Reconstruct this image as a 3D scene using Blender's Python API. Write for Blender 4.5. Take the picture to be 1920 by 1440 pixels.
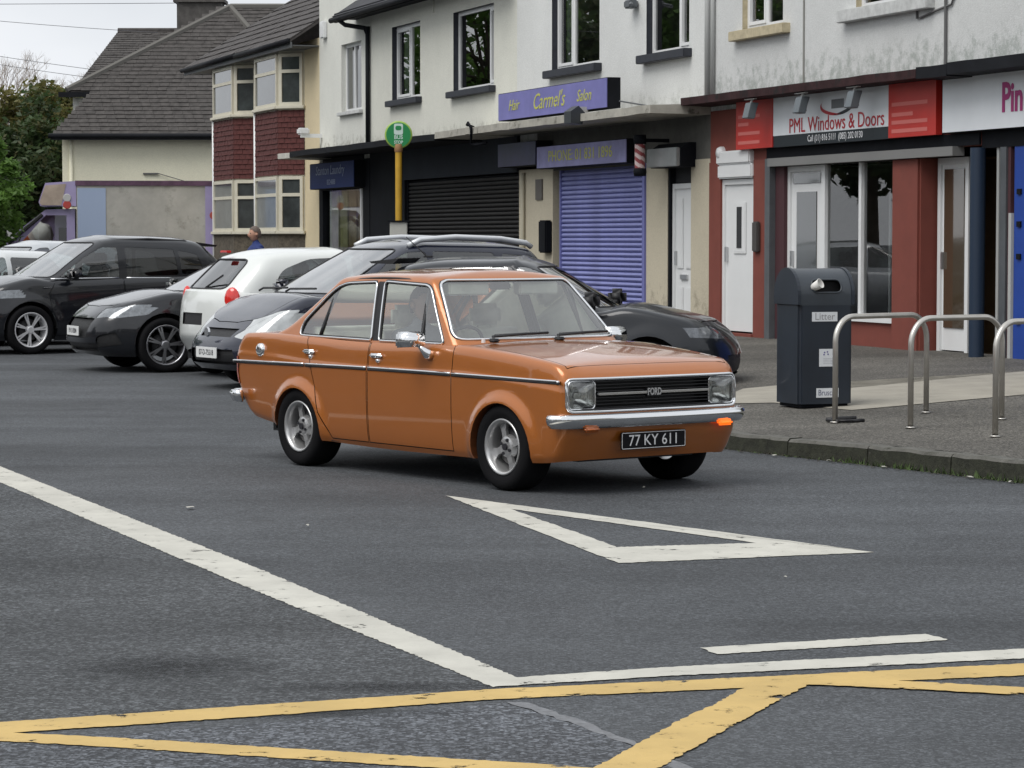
import bpy, bmesh, math, random
from mathutils import Vector, Matrix
from mathutils.bvhtree import BVHTree
R = math.radians
SC = bpy.context.scene
for o in list(bpy.data.objects): bpy.data.objects.remove(o)

# ------------------------------------------------------------------ camera, sky, sun, exposure
CAM_H, PITCH = 1.616, 0.0542
cd = bpy.data.cameras.new('camera'); cam = bpy.data.objects.new('camera', cd); SC.collection.objects.link(cam)
cam.location = (0, 0, CAM_H); cam.rotation_euler = (math.pi/2 - PITCH, 0, 0)
cd.sensor_width = 36; cd.lens = 5000/1920*36; cd.clip_end = 3000; cd.clip_start = .1
SC.camera = cam
SUN_EL, SUN_AZ = R(56), R(228)      # azimuth clockwise from +Y: the light comes from behind the camera, a little left
W = bpy.data.worlds.new('World'); SC.world = W; W.use_nodes = True
nt = W.node_tree; nt.nodes.clear()
out = nt.nodes.new('ShaderNodeOutputWorld'); bg = nt.nodes.new('ShaderNodeBackground')
sky = nt.nodes.new('ShaderNodeTexSky'); sky.sky_type = 'NISHITA'; sky.sun_disc = False
sky.sun_elevation = SUN_EL; sky.sun_rotation = SUN_AZ; sky.dust_density = 4; sky.ozone_density = 1
bw = nt.nodes.new('ShaderNodeHueSaturation'); bw.inputs['Saturation'].default_value = .10
tc = nt.nodes.new('ShaderNodeTexCoord'); mp = nt.nodes.new('ShaderNodeMapping'); mp.inputs['Scale'].default_value = (1, 1, 2.6)
nz = nt.nodes.new('ShaderNodeTexNoise'); nz.inputs['Scale'].default_value = 3.2; nz.inputs['Detail'].default_value = 5
cr = nt.nodes.new('ShaderNodeValToRGB'); cr.color_ramp.elements[0].position = .3; cr.color_ramp.elements[1].position = .72
cr.color_ramp.elements[0].color = (5.7, 6.0, 6.4, 1); cr.color_ramp.elements[1].color = (8.1, 8.3, 8.6, 1)
mx = nt.nodes.new('ShaderNodeMix'); mx.data_type = 'RGBA'; mx.inputs[0].default_value = .86
L = nt.links.new
L(sky.outputs[0], bw.inputs['Color']); L(tc.outputs['Generated'], mp.inputs[0]); L(mp.outputs[0], nz.inputs[0])
L(nz.outputs[0], cr.inputs[0]); L(bw.outputs[0], mx.inputs[6]); L(cr.outputs[0], mx.inputs[7]); L(mx.outputs[2], bg.inputs[0])
bg.inputs[1].default_value = .10
L(bg.outputs[0], out.inputs[0])
sd = bpy.data.lights.new('sun', 'SUN'); sd.energy = 1.5; sd.angle = R(40); sd.color = (1, .97, .93)
sun = bpy.data.objects.new('sun', sd); SC.collection.objects.link(sun)
sdir = Vector((math.sin(SUN_AZ)*math.cos(SUN_EL), math.cos(SUN_AZ)*math.cos(SUN_EL), math.sin(SUN_EL)))
sun.rotation_euler = sdir.to_track_quat('Z', 'Y').to_euler()
SC.view_settings.view_transform = 'Standard'; SC.view_settings.look = 'None'
SC.view_settings.exposure = 0.45; SC.view_settings.gamma = 1
SC.render.engine = 'CYCLES'; SC.cycles.max_bounces = 8; SC.cycles.transparent_max_bounces = 24

# ------------------------------------------------------------------ materials
MT = {}
def _n(t, kind, **kw):
    n = t.nodes.new(kind)
    for k, v in kw.items(): setattr(n, k, v)
    return n
def M(name, rgb, rough=.5, metal=0., coat=0., var=None, bump=None, emit=None, spec=.5, stain=None, coord='Object'):
    """var=(scale, amount): tone noise; bump=(scale, strength); stain=(scale, threshold, rgb): blotches with their own shape"""
    if name in MT: return MT[name]
    m = bpy.data.materials.new(name); m.use_nodes = True; t = m.node_tree; b = t.nodes['Principled BSDF']
    b.inputs['Base Color'].default_value = (*rgb, 1); b.inputs['Roughness'].default_value = rough
    b.inputs['Metallic'].default_value = metal; b.inputs['Coat Weight'].default_value = coat
    b.inputs['Coat Roughness'].default_value = .04; b.inputs['Specular IOR Level'].default_value = spec
    l = t.links.new; co = _n(t, 'ShaderNodeTexCoord'); col = None
    def noise(sc, det=4, rg=.6):
        n = _n(t, 'ShaderNodeTexNoise'); n.inputs['Scale'].default_value = sc; n.inputs['Detail'].default_value = det
        n.inputs['Roughness'].default_value = rg; l(co.outputs[coord], n.inputs[0]); return n
    if var:
        n = noise(var[0], 5, .65); mr = _n(t, 'ShaderNodeMapRange')
        mr.inputs[1].default_value = .3; mr.inputs[2].default_value = .7
        mr.inputs[3].default_value = 1-var[1]; mr.inputs[4].default_value = 1+var[1]
        l(n.outputs[0], mr.inputs[0]); v = _n(t, 'ShaderNodeVectorMath', operation='SCALE')
        v.inputs[0].default_value = rgb; l(mr.outputs[0], v.inputs['Scale']); col = v.outputs[0]
    if stain:
        n = noise(stain[0], 8, .7); r = _n(t, 'ShaderNodeMapRange')
        r.inputs[1].default_value = stain[1]; r.inputs[2].default_value = stain[1]+.14; l(n.outputs[0], r.inputs[0])
        x = _n(t, 'ShaderNodeMix', data_type='RGBA'); x.inputs[7].default_value = (*stain[2], 1)
        if col: l(col, x.inputs[6])
        else: x.inputs[6].default_value = (*rgb, 1)
        l(r.outputs[0], x.inputs[0]); col = x.outputs[2]
    if col: l(col, b.inputs['Base Color'])
    if bump:
        n = noise(bump[0], 6, .7); bp = _n(t, 'ShaderNodeBump'); bp.inputs['Strength'].default_value = bump[1]
        bp.inputs['Distance'].default_value = .01; l(n.outputs[0], bp.inputs['Height']); l(bp.outputs[0], b.inputs['Normal'])
    if emit: b.inputs['Emission Color'].default_value = (*emit[0], 1); b.inputs['Emission Strength'].default_value = emit[1]
    MT[name] = m; return m
def glass(name, tint, refl=1.0, rough=.0, base=.04):
    if name in MT: return MT[name]
    m = bpy.data.materials.new(name); m.use_nodes = True; t = m.node_tree; t.nodes.clear(); l = t.links.new
    o = _n(t, 'ShaderNodeOutputMaterial'); x = _n(t, 'ShaderNodeMixShader'); tr = _n(t, 'ShaderNodeBsdfTransparent')
    g = _n(t, 'ShaderNodeBsdfGlossy'); g.inputs['Roughness'].default_value = rough
    tr.inputs[0].default_value = (*tint, 1); g.inputs[0].default_value = (refl, refl, refl, 1)
    fr = _n(t, 'ShaderNodeFresnel'); fr.inputs[0].default_value = 1.5
    mr = _n(t, 'ShaderNodeMapRange'); mr.inputs[1].default_value = .04; mr.inputs[3].default_value = base; l(fr.outputs[0], mr.inputs[0])
    l(mr.outputs[0], x.inputs[0]); l(tr.outputs[0], x.inputs[1]); l(g.outputs[0], x.inputs[2]); l(x.outputs[0], o.inputs[0])
    MT[name] = m; return m
def asphalt(name, c, chip, amt, stains, bump=.5, seed=0.):
    m = bpy.data.materials.new(name); m.use_nodes = True; t = m.node_tree; b = t.nodes['Principled BSDF']; l = t.links.new
    b.inputs['Specular IOR Level'].default_value = .35
    co = _n(t, 'ShaderNodeTexCoord'); mpn = _n(t, 'ShaderNodeMapping'); mpn.inputs['Location'].default_value = (seed, seed*.7, 0); l(co.outputs['Object'], mpn.inputs[0])
    vo = _n(t, 'ShaderNodeTexVoronoi'); vo.inputs['Scale'].default_value = chip; l(mpn.outputs[0], vo.inputs[0])
    wn = _n(t, 'ShaderNodeSeparateColor'); l(vo.outputs['Color'], wn.inputs[0])
    pw = _n(t, 'ShaderNodeMath', operation='POWER'); pw.inputs[1].default_value = 2.4; l(wn.outputs[0], pw.inputs[0])
    a = _n(t, 'ShaderNodeMapRange'); a.inputs[3].default_value = 1-amt; a.inputs[4].default_value = 1+2.6*amt; l(pw.outputs[0], a.inputs[0])
    def nz(sc, lo, hi, o0, o1, det=5):
        n = _n(t, 'ShaderNodeTexNoise'); n.inputs['Scale'].default_value = sc; n.inputs['Detail'].default_value = det; n.inputs['Roughness'].default_value = .65
        l(mpn.outputs[0], n.inputs[0]); r = _n(t, 'ShaderNodeMapRange'); l(n.outputs[0], r.inputs[0])
        for i, v in zip((1, 2, 3, 4), (lo, hi, o0, o1)): r.inputs[i].default_value = v
        return r.outputs[0]
    def mul(p, q):
        k = _n(t, 'ShaderNodeMath', operation='MULTIPLY'); l(p, k.inputs[0]); l(q, k.inputs[1]); return k.outputs[0]
    v = mul(mul(a.outputs[0], nz(.35, .3, .7, .78, 1.24)), nz(2.3, .25, .75, .9, 1.1))
    v = mul(v, nz(26, .3, .7, .86, 1.16))
    mp2 = _n(t, 'ShaderNodeMapping'); mp2.inputs['Rotation'].default_value = (0, 0, .92); mp2.inputs['Scale'].default_value = (.10, 1.5, 1); l(co.outputs['Object'], mp2.inputs[0])
    n2 = _n(t, 'ShaderNodeTexNoise'); n2.inputs['Scale'].default_value = .8; n2.inputs['Detail'].default_value = 3; l(mp2.outputs[0], n2.inputs[0]); r2 = _n(t, 'ShaderNodeMapRange'); l(n2.outputs[0], r2.inputs[0])
    for i_, v_ in zip((1, 2, 3, 4), (.3, .7, .83, 1.18)): r2.inputs[i_].default_value = v_
    v = mul(v, r2.outputs[0])
    v = mul(v, nz(.8, stains, stains+.14, 1, .62, 7))
    s = _n(t, 'ShaderNodeVectorMath', operation='SCALE'); s.inputs[0].default_value = c; l(v, s.inputs['Scale']); l(s.outputs[0], b.inputs['Base Color'])
    rr = _n(t, 'ShaderNodeMath', operation='MULTIPLY'); rr.inputs[0].default_value = 1; l(nz(.5, .3, .7, .72, .95), rr.inputs[1]); l(rr.outputs[0], b.inputs['Roughness'])
    bp = _n(t, 'ShaderNodeBump'); bp.inputs['Strength'].default_value = bump; bp.inputs['Distance'].default_value = .006
    l(vo.outputs['Distance'], bp.inputs['Height']); l(bp.outputs[0], b.inputs['Normal'])
    MT[name] = m; return m
def wallmat(name, rgb, grime, gz, amount):
    """roughcast render with weather stains: grime=rgb, gz=(z below which dirt gathers fully, z where it ends)"""
    m = bpy.data.materials.new(name); m.use_nodes = True; t = m.node_tree; b = t.nodes['Principled BSDF']; l = t.links.new
    b.inputs['Roughness'].default_value = .92; b.inputs['Specular IOR Level'].default_value = .2
    g = _n(t, 'ShaderNodeNewGeometry'); sx = _n(t, 'ShaderNodeSeparateXYZ'); l(g.outputs['Position'], sx.inputs[0])
    def nz(sc, det=6, rg=.65, stretch=None):
        n = _n(t, 'ShaderNodeTexNoise'); n.inputs['Scale'].default_value = sc; n.inputs['Detail'].default_value = det; n.inputs['Roughness'].default_value = rg
        if stretch:
            mpn = _n(t, 'ShaderNodeMapping'); mpn.inputs['Scale'].default_value = stretch; l(g.outputs['Position'], mpn.inputs[0]); l(mpn.outputs[0], n.inputs[0])
        else: l(g.outputs['Position'], n.inputs[0])
        return n.outputs[0]
    def mr(v, *k):
        r = _n(t, 'ShaderNodeMapRange'); l(v, r.inputs[0])
        for i, q in zip((1, 2, 3, 4), k): r.inputs[i].default_value = q
        return r.outputs[0]
    def op(o, p, q):
        k = _n(t, 'ShaderNodeMath', operation=o); l(p, k.inputs[0])
        if isinstance(q, (int, float)): k.inputs[1].default_value = q
        else: l(q, k.inputs[1])
        return k.outputs[0]
    low = mr(sx.outputs[2], gz[0], gz[1], 1, 0)
    dirt = op('MULTIPLY', mr(op('ADD', nz(5.5, 9, .75), op('MULTIPLY', low, .16)), .54, .70, 0, 1), mr(low, 0, .35, .12, 1))
    streak = op('MULTIPLY', mr(nz(2.2, 7, .7, (3, 3, .9)), .55, .75, 0, .45), mr(low, 0, 1, .3, 1))
    d = op('MULTIPLY', op('MAXIMUM', dirt, streak), amount)
    tone = op('MULTIPLY', mr(nz(.7), .3, .7, .93, 1.05), mr(nz(38, 3), .3, .7, .93, 1.06))
    sc = _n(t, 'ShaderNodeVectorMath', operation='SCALE'); sc.inputs[0].default_value = rgb; l(tone, sc.inputs['Scale'])
    x = _n(t, 'ShaderNodeMix', data_type='RGBA'); x.inputs[7].default_value = (*grime, 1); l(d, x.inputs[0]); l(sc.outputs[0], x.inputs[6]); l(x.outputs[2], b.inputs['Base Color'])
    bp = _n(t, 'ShaderNodeBump'); bp.inputs['Strength'].default_value = .5; bp.inputs['Distance'].default_value = .012
    l(nz(55, 4, .7), bp.inputs['Height']); l(bp.outputs[0], b.inputs['Normal'])
    MT[name] = m; return m

# ------------------------------------------------------------------ mesh helpers
COL = SC.collection
def link(name, bm, mat, parent=None, smooth=False, loc=None, rotz=None, label=None, kind=None, uvless=True):
    me = bpy.data.meshes.new(name); bm.normal_update(); bm.to_mesh(me); bm.free()
    if mat: me.materials.append(mat)
    if smooth: me.shade_smooth()
    o = bpy.data.objects.new(name, me); COL.objects.link(o)
    if parent: o.parent = parent
    if loc is not None: o.location = loc
    if rotz is not None: o.rotation_euler = (0, 0, rotz)
    if label: o['label'] = label
    if kind: o['kind'] = kind
    return o
def tag(o, label, cat, group=None):
    o['label'] = label; o['category'] = cat
    if group: o['group'] = group
    return o
def thing(name, label, cat, loc=(0, 0, 0), rotz=0, group=None):
    o = bpy.data.objects.new(name, None); COL.objects.link(o); o.location = loc; o.rotation_euler = (0, 0, rotz)
    o.empty_display_size = .2
    return tag(o, label, cat, group)
def B(): return bmesh.new()
def box(bm, x0, x1, y0, y1, z0, z1, bev=0):
    vs = [bm.verts.new((x, y, z)) for x in (x0, x1) for y in (y0, y1) for z in (z0, z1)]
    fs = [bm.faces.new([vs[i] for i in q]) for q in ((0, 1, 3, 2), (4, 6, 7, 5), (0, 4, 5, 1), (2, 3, 7, 6), (0, 2, 6, 4), (1, 5, 7, 3))]
    if bev:
        es = set(e for f in fs for e in f.edges)
        bmesh.ops.bevel(bm, geom=list(es), offset=bev, segments=2, affect='EDGES', clamp_overlap=True)
    return bm
def prism(bm, pts, a0, a1, axis='y'):
    """2D polygon extruded: axis 'y' -> pts are (x,z); 'x' -> (y,z); 'z' -> (x,y)"""
    def p3(p, a): return {'y': (p[0], a, p[1]), 'x': (a, p[0], p[1]), 'z': (p[0], p[1], a)}[axis]
    A = [bm.verts.new(p3(p, a0)) for p in pts]; Bv = [bm.verts.new(p3(p, a1)) for p in pts]; n = len(pts)
    fs = [bm.faces.new(A), bm.faces.new(Bv[::-1])]
    for i in range(n): fs.append(bm.faces.new((A[i], Bv[i], Bv[(i+1) % n], A[(i+1) % n])))
    bmesh.ops.recalc_face_normals(bm, faces=fs); return bm
def tube(bm, pts, r, n=8, closed=False, caps=True, flat=None):
    pts = [Vector(p) for p in pts]; N = len(pts); rings = []
    up = Vector((0, 0, 1))
    prev = None
    for i, p in enumerate(pts):
        a = pts[(i-1) % N] if (closed or i > 0) else p; b = pts[(i+1) % N] if (closed or i < N-1) else p
        d = (b-a)
        if d.length < 1e-9: d = Vector((1, 0, 0))
        d.normalize()
        u = (prev - d*prev.dot(d)) if prev is not None else (up - d*up.dot(d))
        if u.length < 1e-3: u = Vector((1, 0, 0)) - d*d.x
        if u.length < 1e-3: u = Vector((0, 1, 0)) - d*d.y
        u.normalize(); prev = u; v = d.cross(u); rr = r[i] if isinstance(r, (list, tuple)) else r
        rings.append([bm.verts.new(p + (u*math.cos(2*math.pi*k/n)*rr + v*math.sin(2*math.pi*k/n)*rr*(flat or 1))) for k in range(n)])
    for i in range(N if closed else N-1):
        A, Bq = rings[i], rings[(i+1) % N]
        for k in range(n): bm.faces.new((A[k], A[(k+1) % n], Bq[(k+1) % n], Bq[k]))
    if caps and not closed: bm.faces.new(rings[0][::-1]); bm.faces.new(rings[-1])
    return bm
def lathe(bm, prof, n=32, axis='y', c=(0, 0, 0)):
    """prof: list of (radius, axial)"""
    rings = []
    for r, a in prof:
        ring = []
        for k in range(n):
            t = 2*math.pi*k/n; p = (r*math.cos(t), r*math.sin(t))
            q = {'y': (p[0], a, p[1]), 'z': (p[0], p[1], a), 'x': (a, p[0], p[1])}[axis]
            ring.append(bm.verts.new((q[0]+c[0], q[1]+c[1], q[2]+c[2])))
        rings.append(ring)
    fs = []
    for i in range(len(rings)-1):
        for k in range(n): fs.append(bm.faces.new((rings[i][k], rings[i][(k+1) % n], rings[i+1][(k+1) % n], rings[i+1][k])))
    bmesh.ops.recalc_face_normals(bm, faces=fs); return bm
def sheet(bm, pts, z):
    f = bm.faces.new([bm.verts.new((x, y, z)) for x, y in pts]); f.normal_update()
    if f.normal.z < 0: f.normal_flip()
    return bm
def rrect(w, h, r, n=5):
    pts = []
    for cx, cy, a0 in ((w/2-r, h/2-r, 0), (-w/2+r, h/2-r, 90), (-w/2+r, -h/2+r, 180), (w/2-r, -h/2+r, 270)):
        for k in range(n+1): a = R(a0+90*k/n); pts.append((cx+r*math.cos(a), cy+r*math.sin(a)))
    return pts
def text(name, s, size, mat, parent, loc, rot, sx=1., extr=.002, align='CENTER', shear=0., off=0.):
    cu = bpy.data.curves.new('t', 'FONT'); cu.body = s; cu.size = size; cu.extrude = extr; cu.align_x = align; cu.align_y = 'CENTER'; cu.shear = shear; cu.offset = off
    cu.resolution_u = 3
    to = bpy.data.objects.new('t', cu); COL.objects.link(to)
    dg = bpy.context.evaluated_depsgraph_get(); me = bpy.data.meshes.new_from_object(to.evaluated_get(dg)); me.name = name
    bpy.data.objects.remove(to); bpy.data.curves.remove(cu)
    me.materials.clear(); me.materials.append(mat)
    o = bpy.data.objects.new(name, me); COL.objects.link(o)
    if parent: o.parent = parent
    o.location = loc; o.rotation_euler = rot; o.scale = (sx, 1, 1); return o
def pchip(keys):
    xs = [k[0] for k in keys]; ys = [k[1] for k in keys]; n = len(xs)
    if n == 1: return lambda x: ys[0]
    h = [xs[i+1]-xs[i] for i in range(n-1)]; dl = [(ys[i+1]-ys[i])/h[i] for i in range(n-1)]; m = [dl[0]]
    for i in range(1, n-1):
        if dl[i-1]*dl[i] <= 0: m.append(0)
        else:
            w1 = 2*h[i]+h[i-1]; w2 = h[i]+2*h[i-1]; m.append((w1+w2)/(w1/dl[i-1]+w2/dl[i]))
    m.append(dl[-1])
    def f(x):
        if x <= xs[0]: return ys[0]
        if x >= xs[-1]: return ys[-1]
        i = 0
        while x > xs[i+1]: i += 1
        t = (x-xs[i])/h[i]
        return ys[i]*(1+2*t)*(1-t)**2 + m[i]*h[i]*t*(1-t)**2 + ys[i+1]*t*t*(3-2*t) + m[i+1]*h[i]*t*t*(t-1)
    return f
def lerp(a, b, t): return a+(b-a)*t
def clip(bm, faces, poly, ax):
    """cut a convex polygon (in the two axes ax) out of the given faces; returns the faces inside"""
    area = sum(poly[i][0]*poly[(i+1) % len(poly)][1]-poly[(i+1) % len(poly)][0]*poly[i][1] for i in range(len(poly)))
    if area < 0: poly = poly[::-1]
    x0 = min(p[0] for p in poly); x1 = max(p[0] for p in poly); y0 = min(p[1] for p in poly); y1 = max(p[1] for p in poly)
    ins = []
    for f in faces:
        a = [v.co[ax[0]] for v in f.verts]; b = [v.co[ax[1]] for v in f.verts]
        if max(a) > x0 and min(a) < x1 and max(b) > y0 and min(b) < y1: ins.append(f)
    for i in range(len(poly)):
        p, q = poly[i], poly[(i+1) % len(poly)]
        no = Vector((0, 0, 0)); no[ax[0]] = q[1]-p[1]; no[ax[1]] = -(q[0]-p[0])
        if no.length < 1e-9: continue
        no.normalize(); co = Vector((0, 0, 0)); co[ax[0]], co[ax[1]] = p
        es = set(e for f in ins for e in f.edges); vs = set(v for f in ins for v in f.verts)
        r = bmesh.ops.bisect_plane(bm, geom=list(ins)+list(es)+list(vs), dist=1e-6, plane_co=co, plane_no=no)
        ins = [g for g in r['geom'] if isinstance(g, bmesh.types.BMFace) and g.is_valid and (g.calc_center_median()-co).dot(no) < 0]
    return ins
def extract(bm, faces, remove=True):
    nb = bmesh.new(); mpv = {}
    for f in faces:
        vs = []
        for v in f.verts:
            if v not in mpv: mpv[v] = nb.verts.new(v.co)
            vs.append(mpv[v])
        try: nb.faces.new(vs)
        except ValueError: pass
    if remove: bmesh.ops.delete(bm, geom=list(faces), context='FACES')
    nb.normal_update(); return nb
def loop_of(bm):
    """ordered outer boundary of a patch"""
    es = [e for e in bm.edges if e.is_boundary]; nxt = {}
    for e in es:
        for v in e.verts: nxt.setdefault(v, []).append(e)
    best = []
    left = set(es)
    while left:
        e = next(iter(left)); left.discard(e); st = e.verts[0]; cur = e.verts[1]; pts = [st, cur]
        while cur is not st:
            c = [q for q in nxt[cur] if q in left]
            if not c: break
            e = c[0]; left.discard(e); cur = e.other_vert(cur); pts.append(cur)
        if pts[-1] is pts[0]: pts.pop()
        if len(pts) > len(best): best = pts
    return [v.co.copy() for v in best]
def thin(pts, d=.012):
    o = [pts[0]]
    for p in pts[1:]:
        if (p-o[-1]).length > d: o.append(p)
    if (o[-1]-o[0]).length < d and len(o) > 3: o.pop()
    return o
# ------------------------------------------------------------------ ground, road markings, pavement
random.seed(4)
PHI = R(19.4); FD = Vector((-math.sin(PHI), math.cos(PHI), 0)); FN = Vector((-math.cos(PHI), -math.sin(PHI), 0)); F0 = Vector((3.0416, 35.7, 0))
FROT = -(math.pi/2-PHI)
def fp(u, v=0., z=0.): p = F0-FD*u+FN*v; return Vector((p.x, p.y, z))      # along the shop fronts, out from them, up
def vdist(x, y): return (Vector((x, y, 0))-F0).dot(FN)
def zp(x, y): return .33-.20*min(max(vdist(x, y)/6.3, 0), 1)             # the forecourt rises towards the shops
road = asphalt('asphalt_road', (.058, .0625, .068), 95, .28, .60, .5)
coarse = asphalt('asphalt_coarse', (.056, .060, .064), 80, .44, .57, .9, 3.3)
chips = asphalt('asphalt_chips', (.064, .069, .077), 75, .5, .66, 1.0, 7.1)
pave = asphalt('asphalt_pavement', (.088, .083, .073), 85, .42, .63, .5, 11.)
bm = B(); sheet(bm, [(-500, -60), (500, -60), (500, 900), (-500, 900)], 0)
link('road', bm, road, kind='structure')
bm = B(); sheet(bm, [(-.085, 9.60), (-1.25, 12.35), (-3.45, 17.75), (-6.5, 25.6), (-16, 32), (-16, 3), (-1.69, 8.74), (-.94, 9.08), (-.10, 9.42)], .0012)
link('road_patch', bm, coarse, kind='structure')
bm = B(); sheet(bm, [(-.02, 9.22), (.25, 8.74), (.41, 8.37), (.50, 8.05), (.9, 6.4), (-4, 5.4), (-4, 7.9), (-1.3, 8.62), (-.6, 8.94)], .0020)
link('road_patch', bm, chips, kind='structure')
def paint(name, c, wear):
    m = M(name, c, .75, 0, 0, var=(2.6, .13), bump=(120, .25), stain=(7, .55, tuple(q*.70 for q in c))); t = m.node_tree; l = t.links.new
    b = t.nodes['Principled BSDF']; o = t.nodes['Material Output']; tr = _n(t, 'ShaderNodeBsdfTransparent'); x = _n(t, 'ShaderNodeMixShader')
    co = _n(t, 'ShaderNodeTexCoord'); n = _n(t, 'ShaderNodeTexNoise'); n.inputs['Scale'].default_value = 7; n.inputs['Detail'].default_value = 11; n.inputs['Roughness'].default_value = .72; l(co.outputs['Object'], n.inputs[0])
    r = _n(t, 'ShaderNodeMapRange'); r.inputs[1].default_value = wear; r.inputs[2].default_value = wear+.03; l(n.outputs[0], r.inputs[0]); l(r.outputs[0], x.inputs[0]); l(b.outputs[0], x.inputs[1]); l(tr.outputs[0], x.inputs[2]); l(x.outputs[0], o.inputs[0]); return m
wp = paint('road_white', (.47, .46, .41), .61); yp = paint('road_yellow', (.50, .35, .125), .60)
rj = random.Random(8)
def rough(pts, step=.022, amp=.0065):
    """painted edges wander a little"""
    o = []
    for i in range(len(pts)):
        a = Vector(pts[i]); b = Vector(pts[(i+1) % len(pts)]); n = max(1, int((b-a).length/step)); pn = Vector(((b-a).y, -(b-a).x)).normalized()
        for k in range(n): o.append(tuple(a.lerp(b, k/n)+pn*(rj.uniform(-amp, amp) if k else 0)))
    return o
def mark(name, pts, z, m, lab, grp=None):
    bm = B(); f = bm.faces.new([bm.verts.new((x, y, z)) for x, y in rough(pts)]); f.normal_update()
    if f.normal.z < 0: f.normal_flip()
    bmesh.ops.triangulate(bm, faces=list(bm.faces)); return tag(link(name, bm, m), lab, 'road marking', grp)
mark('edge_line', [(-7.2, 27.8), (-3.645, 18.923), (-1.261, 13.062), (.02, 9.756), (-.067, 9.545), (-1.208, 12.261), (-3.405, 17.673), (-7.2, 26.6)], .0038, wp, 'long white line running down the left of the road')
mark('stop_line', [(-.067, 9.553), (.01, 9.756), (.584, 9.992), (.958, 10.115), (2.02, 10.447), (5.5, 11.5), (5.5, 11.26), (1.973, 10.206), (1.04, 9.926), (.571, 9.788)], .0042, wp, 'white line just above the long yellow line')
bm = B(); O = [(-.42, 16.751), (.532, 13.235), (1.852, 13.712), (-.033, 16.375)]; I = [(-.048, 15.983), (.547, 13.951), (1.283, 14.123), (.126, 15.701)]
O = [(-.42, 16.751), (.532, 13.235), (1.875, 13.70)]; I = [(-.015, 15.93), (.552, 13.93), (1.30, 14.12)]
vo = [bm.verts.new((*p, .0038)) for p in O]; vi = [bm.verts.new((*p, .0038)) for p in I]
for k in range(3): bm.faces.new((vo[k], vo[(k+1) % 3], vi[(k+1) % 3], vi[k]))
bmesh.ops.subdivide_edges(bm, edges=bm.edges, cuts=40)
for v in bm.verts: v.co.x += rj.uniform(-.006, .006); v.co.y += rj.uniform(-.010, .010)
bmesh.ops.recalc_face_normals(bm, faces=bm.faces)
if sum(f.normal.z for f in bm.faces) < 0: bmesh.ops.reverse_faces(bm, faces=bm.faces)
tag(link('give_way_triangle', bm, wp), 'white give-way triangle painted on the road before the saloon', 'road marking')
mark('broken_line', [(.742, 10.474), (.80, 10.312), (1.749, 10.672), (1.76, 10.70), (1.692, 10.845)], .0038, wp, 'short white dash above the white line')
mark('box_border_line', [(-5, 7.65), (-1.712, 8.844), (-.905, 9.16), (-.057, 9.50), (.946, 9.78), (1.949, 10.077), (5.5, 11.1), (5.5, 10.82), (1.896, 9.804), (.923, 9.545), (-.056, 9.289), (-.884, 8.944), (-1.65, 8.645), (-5, 7.42)], .0046, yp, 'long yellow line across the bottom of the photo')
mark('box_hatch_line', [(-1.66, 8.655), (-1.314, 8.568), (0., 8.154), (.228, 8.071), (1.2, 7.75), (1.2, 7.57), (-.212, 8.062), (-1.289, 8.404), (-1.90, 8.58)], .0054, yp, 'yellow line leaving the long yellow line at the bottom left')
mark('box_hatch_line', [(1.14, 9.745), (.90, 9.70), (.70, 9.17), (.575, 8.904), (.235, 8.02), (-.2, 6.9), (.02, 6.9), (.43, 8.02), (.703, 8.709), (.958, 9.321)], .0058, yp, 'thick worn yellow diagonal line at the bottom right')
mark('box_hatch_line', [(1.10, 9.755), (1.446, 9.66), (1.845, 9.525), (4., 8.8), (4., 8.62), (1.81, 9.365), (1.415, 9.498), (1.05, 9.60)], .0062, yp, 'thin yellow line running off the right edge below the long line')
bm = B(); sheet(bm, rough([(-.02, 9.24), (.05, 9.235), (.285, 8.76), (.45, 8.37), (.56, 8.02), (.50, 8.02), (.405, 8.37), (.235, 8.76)], .05, .012), .003)
link('road_seam', bm, M('seam', (.15, .155, .165), .85, var=(30, .3)), kind='structure')
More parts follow.
